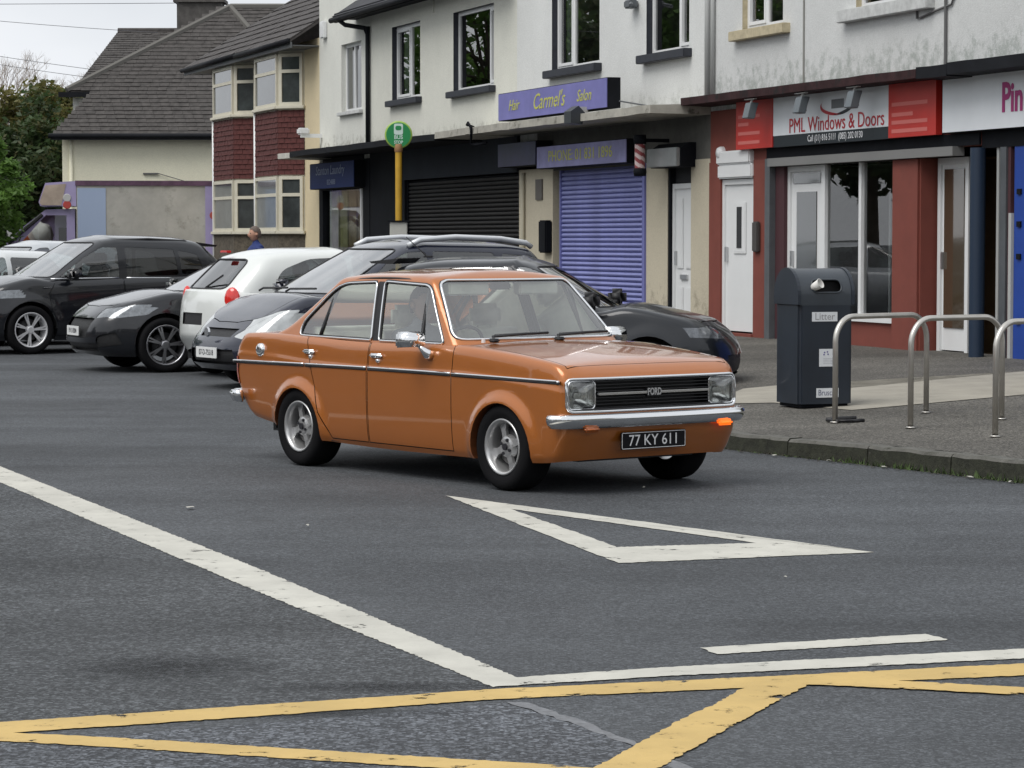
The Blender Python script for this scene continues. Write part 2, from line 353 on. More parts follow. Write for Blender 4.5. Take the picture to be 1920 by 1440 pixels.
def stainmat():
    m = bpy.data.materials.new('oil_stain'); m.use_nodes = True; t = m.node_tree; l = t.links.new; b = t.nodes['Principled BSDF']; o = t.nodes['Material Output']
    b.inputs['Base Color'].default_value = (.022, .023, .025, 1); b.inputs['Roughness'].default_value = .8; b.inputs['Specular IOR Level'].default_value = .2
    co = _n(t, 'ShaderNodeTexCoord'); ln = _n(t, 'ShaderNodeVectorMath', operation='LENGTH'); l(co.outputs['Object'], ln.inputs[0])
    n = _n(t, 'ShaderNodeTexNoise'); n.inputs['Scale'].default_value = 3.5; n.inputs['Detail'].default_value = 8; n.inputs['Roughness'].default_value = .7; l(co.outputs['Object'], n.inputs[0])
    ad = _n(t, 'ShaderNodeMath', operation='MULTIPLY_ADD'); ad.inputs[1].default_value = 1.5; l(n.outputs[0], ad.inputs[0]); l(ln.outputs['Value'], ad.inputs[2])
    r = _n(t, 'ShaderNodeMapRange'); r.inputs[1].default_value = .75; r.inputs[2].default_value = 1.6; r.inputs[3].default_value = .55; r.inputs[4].default_value = 0; l(ad.outputs[0], r.inputs[0])
    vo = _n(t, 'ShaderNodeTexVoronoi'); vo.inputs['Scale'].default_value = 55; l(co.outputs['Object'], vo.inputs[0]); sp = _n(t, 'ShaderNodeSeparateColor'); l(vo.outputs['Color'], sp.inputs[0])
    k = _n(t, 'ShaderNodeMath', operation='MULTIPLY'); l(r.outputs[0], k.inputs[0]); mr = _n(t, 'ShaderNodeMapRange'); mr.inputs[3].default_value = .55; mr.inputs[4].default_value = 1.2; l(sp.outputs[0], mr.inputs[0]); l(mr.outputs[0], k.inputs[1])
    tr = _n(t, 'ShaderNodeBsdfTransparent'); x = _n(t, 'ShaderNodeMixShader'); l(k.outputs[0], x.inputs[0]); l(tr.outputs[0], x.inputs[1]); l(b.outputs[0], x.inputs[2]); l(x.outputs[0], o.inputs[0]); return m
sm_ = stainmat()
for x, y, sx, sy in ((-1.28, 10.0, .55, .42), (-.45, 9.56, .62, .16), (-.75, 9.03, .8, .14)):
    bm = B(); sheet(bm, [(1.3*math.cos(k*.2618), 1.3*math.sin(k*.2618)) for k in range(24)], 0); o_ = link('road_stain', bm, sm_, kind='structure', loc=(x, y, .0028)); o_.scale = (sx, sy, 1)
# kerb line, pavement
KP = [(7.5, 10.3), (5.2, 14.25), (3.398, 17.62), (2.777, 18.70), (2.133, 19.72), (1.62, 20.52), (1.36, 21.2), (1.30, 22.1), (1.44, 23.2), (1.70, 24.6), (1.92, 26.0), (2.05, 27.5), (1.95, 29.3), (1.40, 31.6), (-.6, 38.0), (-4.2, 48.0), (-8.2, 59.0), (-9.6, 63)]
def resample(P, d):
    P = [Vector((*p, 0)) for p in P]; o = [P[0]]; acc = 0
    for a, b in zip(P, P[1:]):
        L_ = (b-a).length; s = d-acc
        while s <= L_: o.append(a.lerp(b, s/L_)); s += d
        acc = L_-(s-d)
    return o
def smoothp(P, n=2):
    for _ in range(n):
        Q = [P[0]]
        for a, b in zip(P, P[1:]): Q += [tuple(Vector(a)*.75+Vector(b)*.25), tuple(Vector(a)*.25+Vector(b)*.75)]
        P = Q+[P[-1]]
    return P
KS = smoothp(KP); K = resample(KS, .25)
bm = B(); rows = []
for k, p in enumerate(K):
    t = k/(len(K)-1); q = fp(lerp(22, -29.5, min(1, max(0, (k-4)/(len(K)-8)))), -.3)
    nb_ = Vector(((K[min(k+1, len(K)-1)]-K[max(k-1, 0)]).y, -(K[min(k+1, len(K)-1)]-K[max(k-1, 0)]).x, 0)).normalized()
    a = p+nb_*.125
    rows.append([bm.verts.new((lerp(a.x, q.x, s/14), lerp(a.y, q.y, s/14), zp(lerp(a.x, q.x, s/14), lerp(a.y, q.y, s/14))-.004)) for s in range(15)])
for a, b in zip(rows, rows[1:]):
    for s in range(14): bm.faces.new((a[s], a[s+1], b[s+1], b[s]))
bmesh.ops.recalc_face_normals(bm, faces=bm.faces)
if sum(f.normal.z for f in bm.faces) < 0: bmesh.ops.reverse_faces(bm, faces=bm.faces)
pv = link('pavement', bm, pave, kind='structure')
kst = M('kerb_concrete', (.105, .103, .092), .95, var=(9, .25), bump=(45, .6), stain=(6, .53, (.035, .036, .026)))
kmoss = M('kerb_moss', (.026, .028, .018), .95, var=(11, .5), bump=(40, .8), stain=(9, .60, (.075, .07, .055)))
KK = resample(KS, .915)
for i, (a, b) in enumerate(zip(KK, KK[1:])):
    d = (b-a).normalized(); n = Vector((d.y, -d.x, 0)); a2 = a+d*.006; b2 = b-d*.006
    if (a+b).y/2 > 33 or (a+b).y/2 < 14: continue
    bm = B(); N = 6; rr = []
    for k in range(N+1):
        p = a2.lerp(b2, k/N); zt_ = zp(p.x, p.y)+random.uniform(-.006, .004); w = random.uniform(-.006, .006)
        rr.append([bm.verts.new(p+n*dx+Vector((0, 0, dz))) for dx, dz in ((-.012+w, -.02), (-.004+w*.6, .05), (w*.5, zt_-.022), (.02, zt_), (.13, zt_+.002), (.13, -.02))])
    for q, w in zip(rr, rr[1:]):
        for k in range(5): bm.faces.new((q[k], q[k+1], w[k+1], w[k]))
    bm.faces.new(rr[0]); bm.faces.new(rr[-1][::-1]); bmesh.ops.recalc_face_normals(bm, faces=bm.faces)
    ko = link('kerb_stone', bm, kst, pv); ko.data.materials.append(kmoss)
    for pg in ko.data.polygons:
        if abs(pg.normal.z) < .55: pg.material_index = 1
bm = B(); PT = [(1.72, 23.55), (2.30, 23.45), (2.85, 22.35), (4.52, 23.52), (6.6, 24.95), (7.4, 28.6), (5.13, 26.65), (3.18, 24.99), (2.6, 25.7), (2.2, 25.35)]
fa = bm.faces.new([bm.verts.new((x, y, zp(x, y)+.001)) for x, y in PT]); bmesh.ops.triangulate(bm, faces=[fa]); bmesh.ops.subdivide_edges(bm, edges=bm.edges, cuts=6, use_grid_fill=True)
for v in bm.verts: v.co.z = zp(v.co.x, v.co.y)+.0015
bmesh.ops.recalc_face_normals(bm, faces=bm.faces)
if sum(f.normal.z for f in bm.faces) < 0: bmesh.ops.reverse_faces(bm, faces=bm.faces)
link('concrete_path', bm, M('path_concrete', (.30, .28, .235), .9, var=(3, .14), bump=(90, .3), stain=(4, .62, (.17, .155, .12))), pv)

# ------------------------------------------------------------------ the shop terrace (local x runs along the front, local -y points to the street)
cream_w = wallmat('render_cream', (.68, .68, .61), (.22, .21, .17), (3.45, 3.7), .35); white_w = wallmat('render_white', (.61, .62, .61), (.16, .20, .165), (3.45, 4.05), .50); white_c = wallmat('render_clean', (.67, .68, .665), (.22, .24, .2), (3.45, 3.8), .35); offw = wallmat('render_pale', (.68, .685, .635), (.24, .23, .19), (3.4, 3.8), .6)
beige = wallmat('plinth_beige', (.54, .49, .38), (.2, .17, .13), (.3, 1.1), .6); redw = M('red_paint', (.185, .046, .032), .75, var=(3, .10), bump=(60, .15)); blackw = M('black_paint', (.008, .009, .012), .7, var=(3, .3), spec=.12)
upvc = M('upvc_white', (.74, .75, .75), .35, var=(2, .03)); dkblue = M('sill_dark', (.022, .025, .035), .55, var=(8, .3)); sand = M('sill_sand', (.46, .40, .27), .9, var=(9, .2), bump=(60, .3)); whs = M('sill_white', (.52, .53, .52), .9, var=(7, .2), bump=(60, .3))
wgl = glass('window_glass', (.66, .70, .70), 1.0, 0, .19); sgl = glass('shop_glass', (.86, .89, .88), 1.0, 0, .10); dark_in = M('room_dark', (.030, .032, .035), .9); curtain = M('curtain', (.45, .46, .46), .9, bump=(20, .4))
steel = M('grey_steel', (.12, .13, .14), .5, .3, var=(4, .15)); lead = M('roof_felt', (.035, .036, .042), .8, var=(5, .3))
UNITROT = FROT
def fthing(name, label, cat, u, v, z, group=None): return thing(name, label, cat, fp(u, v, z), FROT, group)
def wall(parent, u0, u1, z0, z1, holes, m, mrev=None, y=0., dep=.16, nm='wall'):
    """front face with openings, plus the returns of the openings; z absolute (parent stands at z=0)"""
    xs = sorted(set([u0, u1]+[h[0] for h in holes]+[h[1] for h in holes])); zs = sorted(set([z0, z1]+[h[2] for h in holes]+[h[3] for h in holes])); bm = B(); V = {}
    def v(x, z):
        if (x, z) not in V: V[(x, z)] = bm.verts.new((x, y, z))
        return V[(x, z)]
    for a, b in zip(xs, xs[1:]):
        for c, d in zip(zs, zs[1:]):
            if any(h[0] <= (a+b)/2 <= h[1] and h[2] <= (c+d)/2 <= h[3] for h in holes): continue
            bm.faces.new((v(a, c), v(b, c), v(b, d), v(a, d)))
    w = link(nm, bm, m, parent)
    for h in holes:
        a, b, c, d = h; bm = B()
        for (p, q) in (((a, c), (a, d)), ((a, d), (b, d)), ((b, d), (b, c)), ((b, c), (a, c))):
            bm.faces.new([bm.verts.new(t) for t in ((p[0], y, p[1]), (q[0], y, q[1]), (q[0], y+dep, q[1]), (p[0], y+dep, p[1]))])
        link('reveal', bm, mrev or m, parent)
    return w
def window(parent, a, b, c, d, y=.10, splits=(), sill=None, silld=.10, sillh=.09, room=True, curt=0, open_=None, over=.10, fr=.065):
    bm = B(); t = .05
    for x0, x1, z0, z1 in ((a, b, c, c+fr), (a, b, d-fr, d), (a, a+fr, c+fr, d-fr), (b-fr, b, c+fr, d-fr)): box(bm, x0, x1, y-t/2, y+t/2, z0, z1)
    for s in splits:
        x = lerp(a, b, s); box(bm, x-fr*.55, x+fr*.55, y-t/2, y+t/2, c+fr, d-fr)
    w = link('window', bm, upvc, parent)
    cuts = [a+fr]+[lerp(a, b, s) for s in splits]+[b-fr]
    for i, (p, q) in enumerate(zip(cuts, cuts[1:])):
        l_ = p+(fr*.55 if i else 0); r_ = q-(fr*.55 if i < len(cuts)-2 else 0)
        if i in (open_ or ()):       # an opening sash has its own, heavier frame
            bm = B(); e = .045
            for x0, x1, z0, z1 in ((l_, r_, c+fr, c+fr+e), (l_, r_, d-fr-e, d-fr), (l_, l_+e, c+fr+e, d-fr-e), (r_-e, r_, c+fr+e, d-fr-e)): box(bm, x0, x1, y-t/2-.014, y+t/2-.014, z0, z1)
            link('sash', bm, upvc, w)
        bm = B(); bm.faces.new([bm.verts.new(k) for k in ((l_, y, c+fr), (r_, y, c+fr), (r_, y, d-fr), (l_, y, d-fr))]); link('pane', bm, wgl, w)
    if sill: bm = B(); box(bm, a-over, b+over, -silld, y-.03, c-sillh, c, .008); link('sill', bm, sill, w)
    if room:
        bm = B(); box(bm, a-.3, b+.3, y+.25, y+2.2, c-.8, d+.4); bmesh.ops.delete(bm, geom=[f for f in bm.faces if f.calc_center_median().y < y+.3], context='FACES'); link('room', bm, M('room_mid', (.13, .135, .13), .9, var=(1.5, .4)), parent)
        for k in range(curt):
            bm = B(); x0, x1 = ((a+.03, lerp(a, b, .2)), (lerp(a, b, .80), b-.03))[k]; n = 12
            vs = [[bm.verts.new((lerp(x0, x1, i/n), y+.12+.025*math.sin(i*1.9), z)) for z in (c, d)] for i in range(n+1)]
            for p, q in zip(vs, vs[1:]): bm.faces.new((p[0], q[0], q[1], p[1]))
            link('curtain', bm, curtain, parent)
    return w
def bx(parent, nm, m, *a, bev=0): bm = B(); box(bm, *a, bev); return link(nm, bm, m, parent)
def drain(parent, x, z0, z1, m, y=-.06, r=.04):
    bm = B(); tube(bm, [(x, y, z0), (x, y, z1)], r, 10); return link('drainpipe', bm, m, parent, True)
def shutter(parent, a, b, c, d, y, m, pitch, gm):
    g = bx(parent, 'shutter', gm, a, b, y+.03, y+.05, c, d); n = int((d-c)/pitch); me = None
    for k in range(n):
        z = c+k*pitch
        if me is None:
            bm = B(); prism(bm, [(y+.028, .004), (y-.002, .012), (y-.014, pitch*.42), (y-.004, pitch*.80), (y+.028, pitch*.90)], a+.03, b-.03, 'x'); o = link('slat', bm, m, g); me = o.data
        else: o = bpy.data.objects.new('slat', me); COL.objects.link(o); o.parent = g
        o.location = (0, 0, z)
    for x in (a, b-.05): bx(parent, 'shutter_guide', gm, x, x+.05, y-.03, y+.03, c, d+.02)
    return g
ZG = .30
def room(parent, a, b, z0, z1, y, dep, m, floor=None):
    bm = B(); box(bm, a, b, y, y+dep, z0, z1); bmesh.ops.delete(bm, geom=[f for f in bm.faces if f.calc_center_median().y < y+.01], context='FACES')
    bmesh.ops.reverse_faces(bm, faces=bm.faces); return link('shop_room', bm, m, parent)
def canopy(parent, a, b, m, zt=3.43, th=.11, out_=.9, um=None):
    bm = B(); n = max(2, int((b-a)/.4))
    rows = []
    for k in range(n+1):
        x = lerp(a, b, k/n); j = random.uniform(-.006, .006); rows.append([bm.verts.new(p) for p in ((x, -.01, zt+.03), (x, -out_, zt+j), (x, -out_+j*.5, zt-th+j), (x, -.01, zt-th-.01))])
    for p, q in zip(rows, rows[1:]):
        for i in range(4): bm.faces.new((p[i], q[i], q[(i+1) % 4], p[(i+1) % 4]))
    bm.faces.new(rows[0]); bm.faces.new(rows[-1][::-1]); bmesh.ops.recalc_face_normals(bm, faces=bm.faces); return link('canopy', bm, m, parent)
conc = M('canopy_concrete', (.36, .345, .30), .9, var=(4, .2), bump=(60, .3), stain=(5, .55, (.11, .105, .085))); blkedge = M('canopy_black', (.010, .011, .014), .7, var=(3, .3), spec=.15); rededge = M('canopy_maroon', (.040, .020, .021), .8, spec=.15, var=(4, .4), stain=(5, .52, (.02, .02, .02)))
TG = 'shop units of the rendered terrace'
# --- unit A: laundry, left end with the tall gable
A = fthing('terrace_building', 'pale rendered left end unit with small first-floor window and blue shop sign', 'building', -21.2, 0, 0, TG); o = -21.2
wall(A, 0, 3.75, 3.2, 8.2, [(1.67, 3.12, 4.17, 5.53)], offw); window(A, 1.67, 3.12, 4.17, 5.53, .12, (.45,), whs, .08, .07, True, 1)
bx(A, 'gable_return', offw, 0, .2, .002, 6, 3.2, 8.2)
bx(A, 'corner_pier', blackw, 0, .28, -.02, .3, .2, 3.2); bx(A, 'dark_panel', blackw, 3.3, 3.75, -.03, .2, .2, 3.2); bx(A, 'shop_fascia', blackw, .28, 3.3, -.02, .2, 2.62, 3.3)
bx(A, 'stall_riser', blackw, .28, 3.3, .0, .2, .2, .62)
rm = room(A, .28, 3.3, .5, 2.62, .25, 2.6, M('laundry_wall', (.42, .42, .34), .9, var=(2, .2)))
bx(A, 'shop_frame', upvc, 2.92, 3.02, .02, .1, .62, 2.62); bm = B(); bm.faces.new([bm.verts.new(k) for k in ((.28, .06, .62), (3.3, .06, .62), (3.3, .06, 2.62), (.28, .06, 2.62))]); link('shop_pane', bm, glass('laundry_glass', (.92, .94, .93), 1, 0, .04), A)
for k, (x, x1, z0, c) in enumerate(((.32, 1.0, .64, (.62, .62, .52)), (1.02, 1.55, .64, (.46, .46, .24)), (1.57, 2.1, .64, (.34, .26, .14)), (2.12, 2.9, 1.5, (.30, .24, .15)))): bx(A, 'curtain_panel', M('curtain_cloth_%d' % k, c, .9, var=(3, .25), bump=(9, .8)), x, x1, .12+.03*k, .16+.03*k, z0, 2.6)  # curtain panels set close behind the pane so that daylight reaches them
bx(A, 'counter', M('counter_grey', (.34, .33, .36), .7, var=(3, .2)), 1.75, 2.9, .11, .12, .64, 1.45)
canopy(A, -.02, .95, M('canopy_pale', (.50, .49, .44), .85, var=(5, .15)), 3.38); canopy(A, .955, 3.745, blkedge, 3.40)
drain(A, 3.76, 3.45, 5.75, blkedge, -.06, .045)
bx(A, 'alarm_box', upvc, .35, .62, -.10, 0, 5.75, 6.1, bev=.02); bx(A, 'camera_bracket', upvc, .12, .2, -.45, 0, 3.72, 3.80); bx(A, 'camera', M('white_plastic', (.7, .7, .7), .4), .0, .26, -.50, -.28, 3.78, 3.92, bev=.03)
# --- unit B: black roller shutter
Bu = fthing('terrace_building', 'cream rendered unit with dark window surrounds above a black roller shutter', 'building', -17.45, 0, 0, TG); o = -17.45
wall(Bu, 0, 8.55, 3.2, 5.95, [(1.45, 3.23, 4.23, 5.62), (5.18, 7.37, 4.21, 5.60)], cream_w, dkblue); window(Bu, 1.45, 3.23, 4.23, 5.62, .12, (.52,), dkblue, .12, .11, True, 2, (0,)); window(Bu, 5.18, 7.37, 4.21, 5.60, .12, (.80,), dkblue, .12, .11, True, 0, (1,))
bx(Bu, 'eaves_fascia', blkedge, -1.0, 8.55, -.45, -.40, 5.88, 6.06); bx(Bu, 'eaves_soffit', blkedge, -1.0, 8.55, -.399, .0, 5.95, 5.97)
bm = B(); tube(bm, [(-1.1, -.49, 5.93), (8.55, -.49, 5.96)], .055, 8); link('gutter', bm, blkedge, Bu, True); bm = B(); tube(bm, [(-.55, -.48, 5.90), (-.4, -.40, 5.80), (-.05, -.10, 5.72), (0.01, -.06, 5.6)], .045, 8); link('downpipe_bend', bm, blkedge, Bu, True)
bm = B(); prism(bm, [(-.50, 6.0), (4.0, 9.0), (4.0, 8.85), (-.45, 5.98)], -1.0, 8.55, 'x'); link('roof', bm, lead, Bu)
bx(Bu, 'side_wall', blackw, 0, 2.3, -.02, .2, .2, 3.32); bx(Bu, 'shop_fascia', M('fascia_slate', (.020, .024, .032), .7, var=(2, .15), spec=.15), 2.3, 8.69, -.05, .2, 2.72, 3.32)
shutter(Bu, 2.3, 8.60, .25, 2.70, .06, M('shutter_black', (.010, .009, .009), .7, 0, var=(5, .3)), .0735, blackw)
canopy(Bu, .0, 6.9, blkedge, 3.40); canopy(Bu, 6.905, 8.545, conc, 3.43)
for x in (4.0, 7.9): bx(Bu, 'wall_vent', cream_w, x, x+.1, -.03, 0, 5.70, 5.90)
bx(Bu, 'pier', beige, 8.70, 10.30, -.02, .2, .2, 2.75); bx(Bu, 'air_vent', M('vent_grille', (.12, .11, .10), .7), 9.55, 9.85, -.045, -.02, 2.25, 2.58); bx(Bu, 'letter_box', blackw, 9.95, 10.28, -.14, -.02, 1.40, 1.92, bev=.02); drain(Bu, 9.0, .3, 2.7, M('pipe_cream', (.42, .39, .30), .7), -.06, .03)
# --- unit C: the hairdresser
Cu = fthing('terrace_building', 'white rendered unit with dark sills above a purple roller shutter', 'building', -8.9, 0, 0, TG); o = -8.9
wall(Cu, 0, 7.95, 3.2, 6.3, [(1.65, 3.73, 4.28, 5.72), (5.60, 7.17, 4.27, 5.70)], white_c, dkblue); window(Cu, 1.65, 3.73, 4.28, 5.72, .12, (.36,), dkblue, .13, .12, True, 1, (0,)); window(Cu, 5.60, 7.17, 4.27, 5.70, .12, (.66,), dkblue, .13, .12, True, 0, (1,))
canopy(Cu, .0, 7.945, conc, 3.44)
bx(Cu, 'shop_head', M('head_grey', (.10, .098, .088), .85, var=(4, .2)), 1.0, 7.95, -.01, .2, 2.70, 3.34)
pur = M('shutter_purple', (.24, .26, .53), .65, 0, var=(3, .12), stain=(7, .64, (.17, .18, .40)))
shutter(Cu, 1.97, 5.57, .25, 2.70, .04, pur, .0735, M('guide_purple', (.15, .16, .40), .6)); bx(Cu, 'shutter_edge', M('guide_purple', (.15, .16, .40), .6), 5.57, 5.66, -.05, .2, .25, 2.72)
bx(Cu, 'pier', beige, 5.66, 6.46, -.02, .25, .2, 2.72); bx(Cu, 'pier', beige, 7.30, 7.95, -.02, .25, .2, 2.72); bx(Cu, 'door_shadow_gap', blackw, 6.46, 6.52, -.01, .25, .2, 2.72)
def door(parent, a, b, c, d, y, letterz, panels, glassd=None, num=None):
    bm = B(); f = .07
    for x0, x1, z0, z1 in ((a, a+f, c, d), (b-f, b, c, d), (a+f, b-f, d-f, d)): box(bm, x0, x1, y-.03, y+.06, z0, z1)
    dr = link('door', bm, upvc, parent); bx(dr, 'leaf', upvc, a+f, b-f, y+.0, y+.04, c+.02, d-f)
    for (x0, x1, z0, z1) in panels: bx(dr, 'panel_moulding', upvc, x0, x1, y-.016, y+.001, z0, z1, bev=.008); bx(dr, 'panel', upvc, x0+.03, x1-.03, y-.019, y-.0165, z0+.03, z1-.03)
    if letterz: bx(dr, 'letter_plate', GLSM, (a+b)/2-.12, (a+b)/2+.12, y-.03, y, letterz, letterz+.07, bev=.005)
    bx(dr, 'handle', GLSM, a+f+.04, a+f+.075, y-.05, y, c+.95, c+1.15, bev=.006); return dr
DX0, DX1 = 6.08, 6.80
GLSM = M('bright_metal', (.55, .56, .57), .3, .9)
door(Cu, 6.52, 7.30, .30, 2.40, .06, 1.05, [(6.66, 6.86, .45, .95), (6.96, 7.16, .45, .95), (6.66, 6.86, 1.2, 2.2), (6.96, 7.16, 1.2, 2.2)])
bx(Cu, 'fanlight', dark_in, 6.52, 7.30, .08, .12, 2.41, 2.70)
for u, z, h in ((.6, 5.72, .18), ): pass
bm = B(); tube(bm, [(5.2, -.03, 5.05), (5.3, -.12, 5.05), (5.5, -.20, 5.0)], .03, 6); box(bm, 5.1, 5.34, -.16, -.02, 4.98, 5.10, .02); link('wall_lamp', bm, steel, Cu)
# --- unit D: windows and doors shop
Du = fthing('terrace_building', 'weathered white unit over a red painted shop front with two white doors', 'building', -.95, 0, 0, TG); o = -.95
wall(Du, 0, 7.45, 3.2, 6.3, [(1.01, 2.27, 4.38, 5.72), (4.34, 6.03, 4.40, 5.72)], white_w, sand); window(Du, 1.01, 2.27, 4.38, 5.72, .10, (.5,), sand, .11, .13, True, 0, (0,), .22); window(Du, 4.34, 6.03, 4.40, 5.72, .10, (.5,), whs, .12, .15, True, 0, None, .30)
canopy(Du, .005, 6.74, rededge, 3.53, .10, .46); canopy(Du, 6.745, 7.445, blkedge, 3.54, .13, .46)
drain(Du, -.02, 3.5, 6.3, M('pipe_pale', (.45, .46, .45), .7), -.05, .045); drain(Du, .12, 3.5, 6.3, M('pipe_pale', (.45, .46, .45), .7), -.04, .03)
bm = B(); tube(bm, [(2.91, -.012, 3.5), (2.905, -.012, 6.3)], .012, 5); link('wall_joint', bm, M('joint_dark', (.25, .25, .23), .9), Du); bm = B(); tube(bm, [(5.93, -.02, 6.3), (5.93, -.02, 4.16), (6.05, -.02, 4.17), (6.4, -.02, 4.22), (6.75, -.02, 4.26), (6.86, -.02, 4.4), (6.90, -.02, 6.3)], .014, 5); link('wall_cable', bm, M('cable_grey', (.12, .12, .12), .7), Du)
bm = B(); tube(bm, [(6.62, -.02, 3.5), (6.63, -.03, 4.6)], .018, 6); link('wall_conduit', bm, M('cable_grey', (.12, .12, .12), .7), Du)
bx(Du, 'shop_head', redw, 0, 7.45, -.01, .2, 2.66, 3.36)
bx(Du, 'red_pier', redw, 0, .38, -.03, .25, .2, 2.66); bx(Du, 'red_pier', redw, 1.45, 1.86, -.03, .25, .2, 2.66); bx(Du, 'red_step', redw, .38, 1.45, -.05, .25, .2, .36)
door(Du, .38, 1.45, .365, 2.42, .03, None, [(.72, 1.11, 1.42, 2.12)]); dr2 = bx(Du, 'door_light', dark_in, .84, .99, .004, .012, 1.50, 2.05)
bx(Du, 'door_surround', upvc, .36, 1.46, -.07, .02, 2.43, 2.62, bev=.02); bx(Du, 'door_surround', upvc, .34, 1.42, -.085, .02, 2.621, 2.80, bev=.02); bm = B(); lathe(bm, [(.002, -.10), (.07, -.09), (.09, -.05), (.09, 0)], 14, 'y', (.42, 0, 2.78)); link('door_scroll', bm, upvc, Du, True)
bx(Du, 'meter_box', M('meter_brown', (.06, .055, .052), .6), 1.52, 1.69, -.085, -.03, 1.45, 1.85, bev=.015)
bx(Du, 'grey_post', steel, 1.87, 2.02, -.06, .2, .2, 2.66); bx(Du, 'shutter_box', M('box_grey', (.20, .20, .195), .6), 2.03, 6.95, -.10, .05, 2.555, 2.66)
bx(Du, 'dark_reveal', M('maroon_reveal', (.06, .02, .025), .7), 2.03, 2.29, .02, .6, .25, 2.55)
rm = room(Du, 2.29, 5.38, .30, 2.55, .62, 3.0, M('showroom', (.30, .31, .29), .9, var=(1.2, .4)))
bx(Du, 'stall_riser', redw, 3.34, 5.38, .02, .5, .25, .62); bx(Du, 'stall_sill', upvc, 3.34, 5.38, -.02, .3, .621, .675)
door(Du, 2.29, 3.34, .32, 2.55, .10, None, [])
Du_d = bx(Du, 'door_glass', M('glass_dark', (.05, .055, .055), .05, 0, 1), 2.53, 3.10, .085, .097, .98, 2.22); bx(Du, 'door_top_light', M('glass_dark', (.05, .055, .055), .05, 0, 1), 2.42, 3.22, .085, .097, 2.33, 2.46)
for k in (0, 1): bm = B(); lathe(bm, [(.001, .080), (.075, .080), (.076, .084)], 18, 'y', (2.64+.17*k, 0, 1.14)); link('round_sticker', bm, upvc, Du)
for x in (3.36, 4.36): bx(Du, 'shop_mullion', upvc, x-.035, x+.035, .06, .14, .676, 2.55)
for a, b in ((3.40, 4.32), (4.40, 5.37)): bm = B(); bm.faces.new([bm.verts.new(k) for k in ((a, .10, .676), (b, .10, .676), (b, .10, 2.55), (a, .10, 2.55))]); link('shop_pane', bm, sgl, Du)
for k, (x, y, w, z0, z1) in enumerate(((3.5, .9, .5, .5, 2.2), (4.15, 1.4, .35, .8, 2.4), (4.75, .8, .5, .5, 1.5), (2.6, 1.9, .5, .4, 2.2))):
    bm = B(); f = .05
    for q in ((x, x+w, z0, z0+f), (x, x+w, z1-f, z1), (x, x+f, z0+f, z1-f), (x+w-f, x+w, z0+f, z1-f)): box(bm, q[0], q[1], y, y+.06, q[2], q[3])
    link('display_frame', bm, upvc, Du)
bx(Du, 'red_chair', M('chair_red', (.5, .05, .03), .6), 5.0, 5.3, .8, 1.3, .95, 1.25, bev=.08)
bx(Du, 'red_pier', redw, 5.38, 6.00, -.03, .25, .2, 2.55); bx(Du, 'red_return', M('red_paint', (.185, .046, .032), .7), 6.00, 6.03, .0, .30, .2, 2.55)
room(Du, 6.04, 7.40, .30, 2.55, .45, 2.6, M('hall_brown', (.16, .11, .06), .9, var=(1.5, .3))); door(Du, DX0, DX1, .32, 2.55, .22, None, []); bx(Du, 'door_glass', M('glass_brown', (.075, .055, .035), .08, 0, 1), DX0+.13, DX1-.13, .205, .217, .60, 2.42); bx(Du, 'door_side_frame', M('maroon_reveal', (.06, .02, .025), .7), 6.04, DX0-.005, .28, .4, .3, 2.55)
# --- unit E: the right-hand shop, mostly outside the frame
Eu = fthing('terrace_building', 'white rendered unit at the right edge with blue shop front', 'building', 6.5, 0, 0, TG)
wall(Eu, 0, 8, 3.2, 6.3, [(2.6, 4.2, 4.38, 5.7)], white_w, sand); canopy(Eu, .0, 8, blkedge, 3.55, .13, .46); bx(Eu, 'shop_head', blackw, 0, 8, -.01, .2, 2.62, 3.36); window(Eu, 2.6, 4.2, 4.38, 5.7, .1, (.5,), whs)
bm = B(); lathe(bm, [(.085, .2), (.085, 2.62)], 18, 'z', (.15, -.14, 0)); link('blue_column', bm, M('column_blue', (.010, .024, .050), .5), Eu, True)
bx(Eu, 'frame_post', M('post_pale', (.42, .43, .42), .5), .28, .33, .02, .1, .3, 2.62); bx(Eu, 'frame_post', steel, .42, .55, -.02, .1, .2, 2.62); bx(Eu, 'frame_post', M('maroon_reveal', (.06, .02, .025), .7), .56, .62, .0, .1, .2, 2.62); bx(Eu, 'frame_post', M('post_pale', (.42, .43, .42), .5), .63, .69, -.03, .1, .3, 1.9)
blu = M('blue_shutter', (.010, .050, .29), .55, var=(3, .1)); bx(Eu, 'blue_shutter', blu, .70, 4.2, .0, .08, .25, 2.62); bx(Eu, 'back_panel', blackw, .1, .70, .12, .2, .2, 2.62)
for k, zz in enumerate((.7, 1.4, 1.75, 2.1)): bx(Eu, 'shutter_bolt', blackw, .78, .86, -.02, 0, zz, zz+.06)

for U_, w_, ht in ((A, 3.75, 8.15), (Bu, 8.55, 6.9), (Cu, 7.95, 6.25), (Du, 7.45, 6.25), (Eu, 8.0, 6.25)):
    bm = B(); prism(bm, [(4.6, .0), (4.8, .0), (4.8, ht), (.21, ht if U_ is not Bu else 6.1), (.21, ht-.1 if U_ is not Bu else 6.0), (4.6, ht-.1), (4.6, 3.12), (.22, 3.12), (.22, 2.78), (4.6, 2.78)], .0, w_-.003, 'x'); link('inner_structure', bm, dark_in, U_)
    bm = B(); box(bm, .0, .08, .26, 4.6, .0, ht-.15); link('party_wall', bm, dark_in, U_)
bx(Eu, 'end_wall', white_w, 7.9, 8.0, .01, 4.8, 0, 6.3); bx(Du, 'shadow_board', blackw, 1.865, 7.44, -.035, .18, 2.662, 2.80)
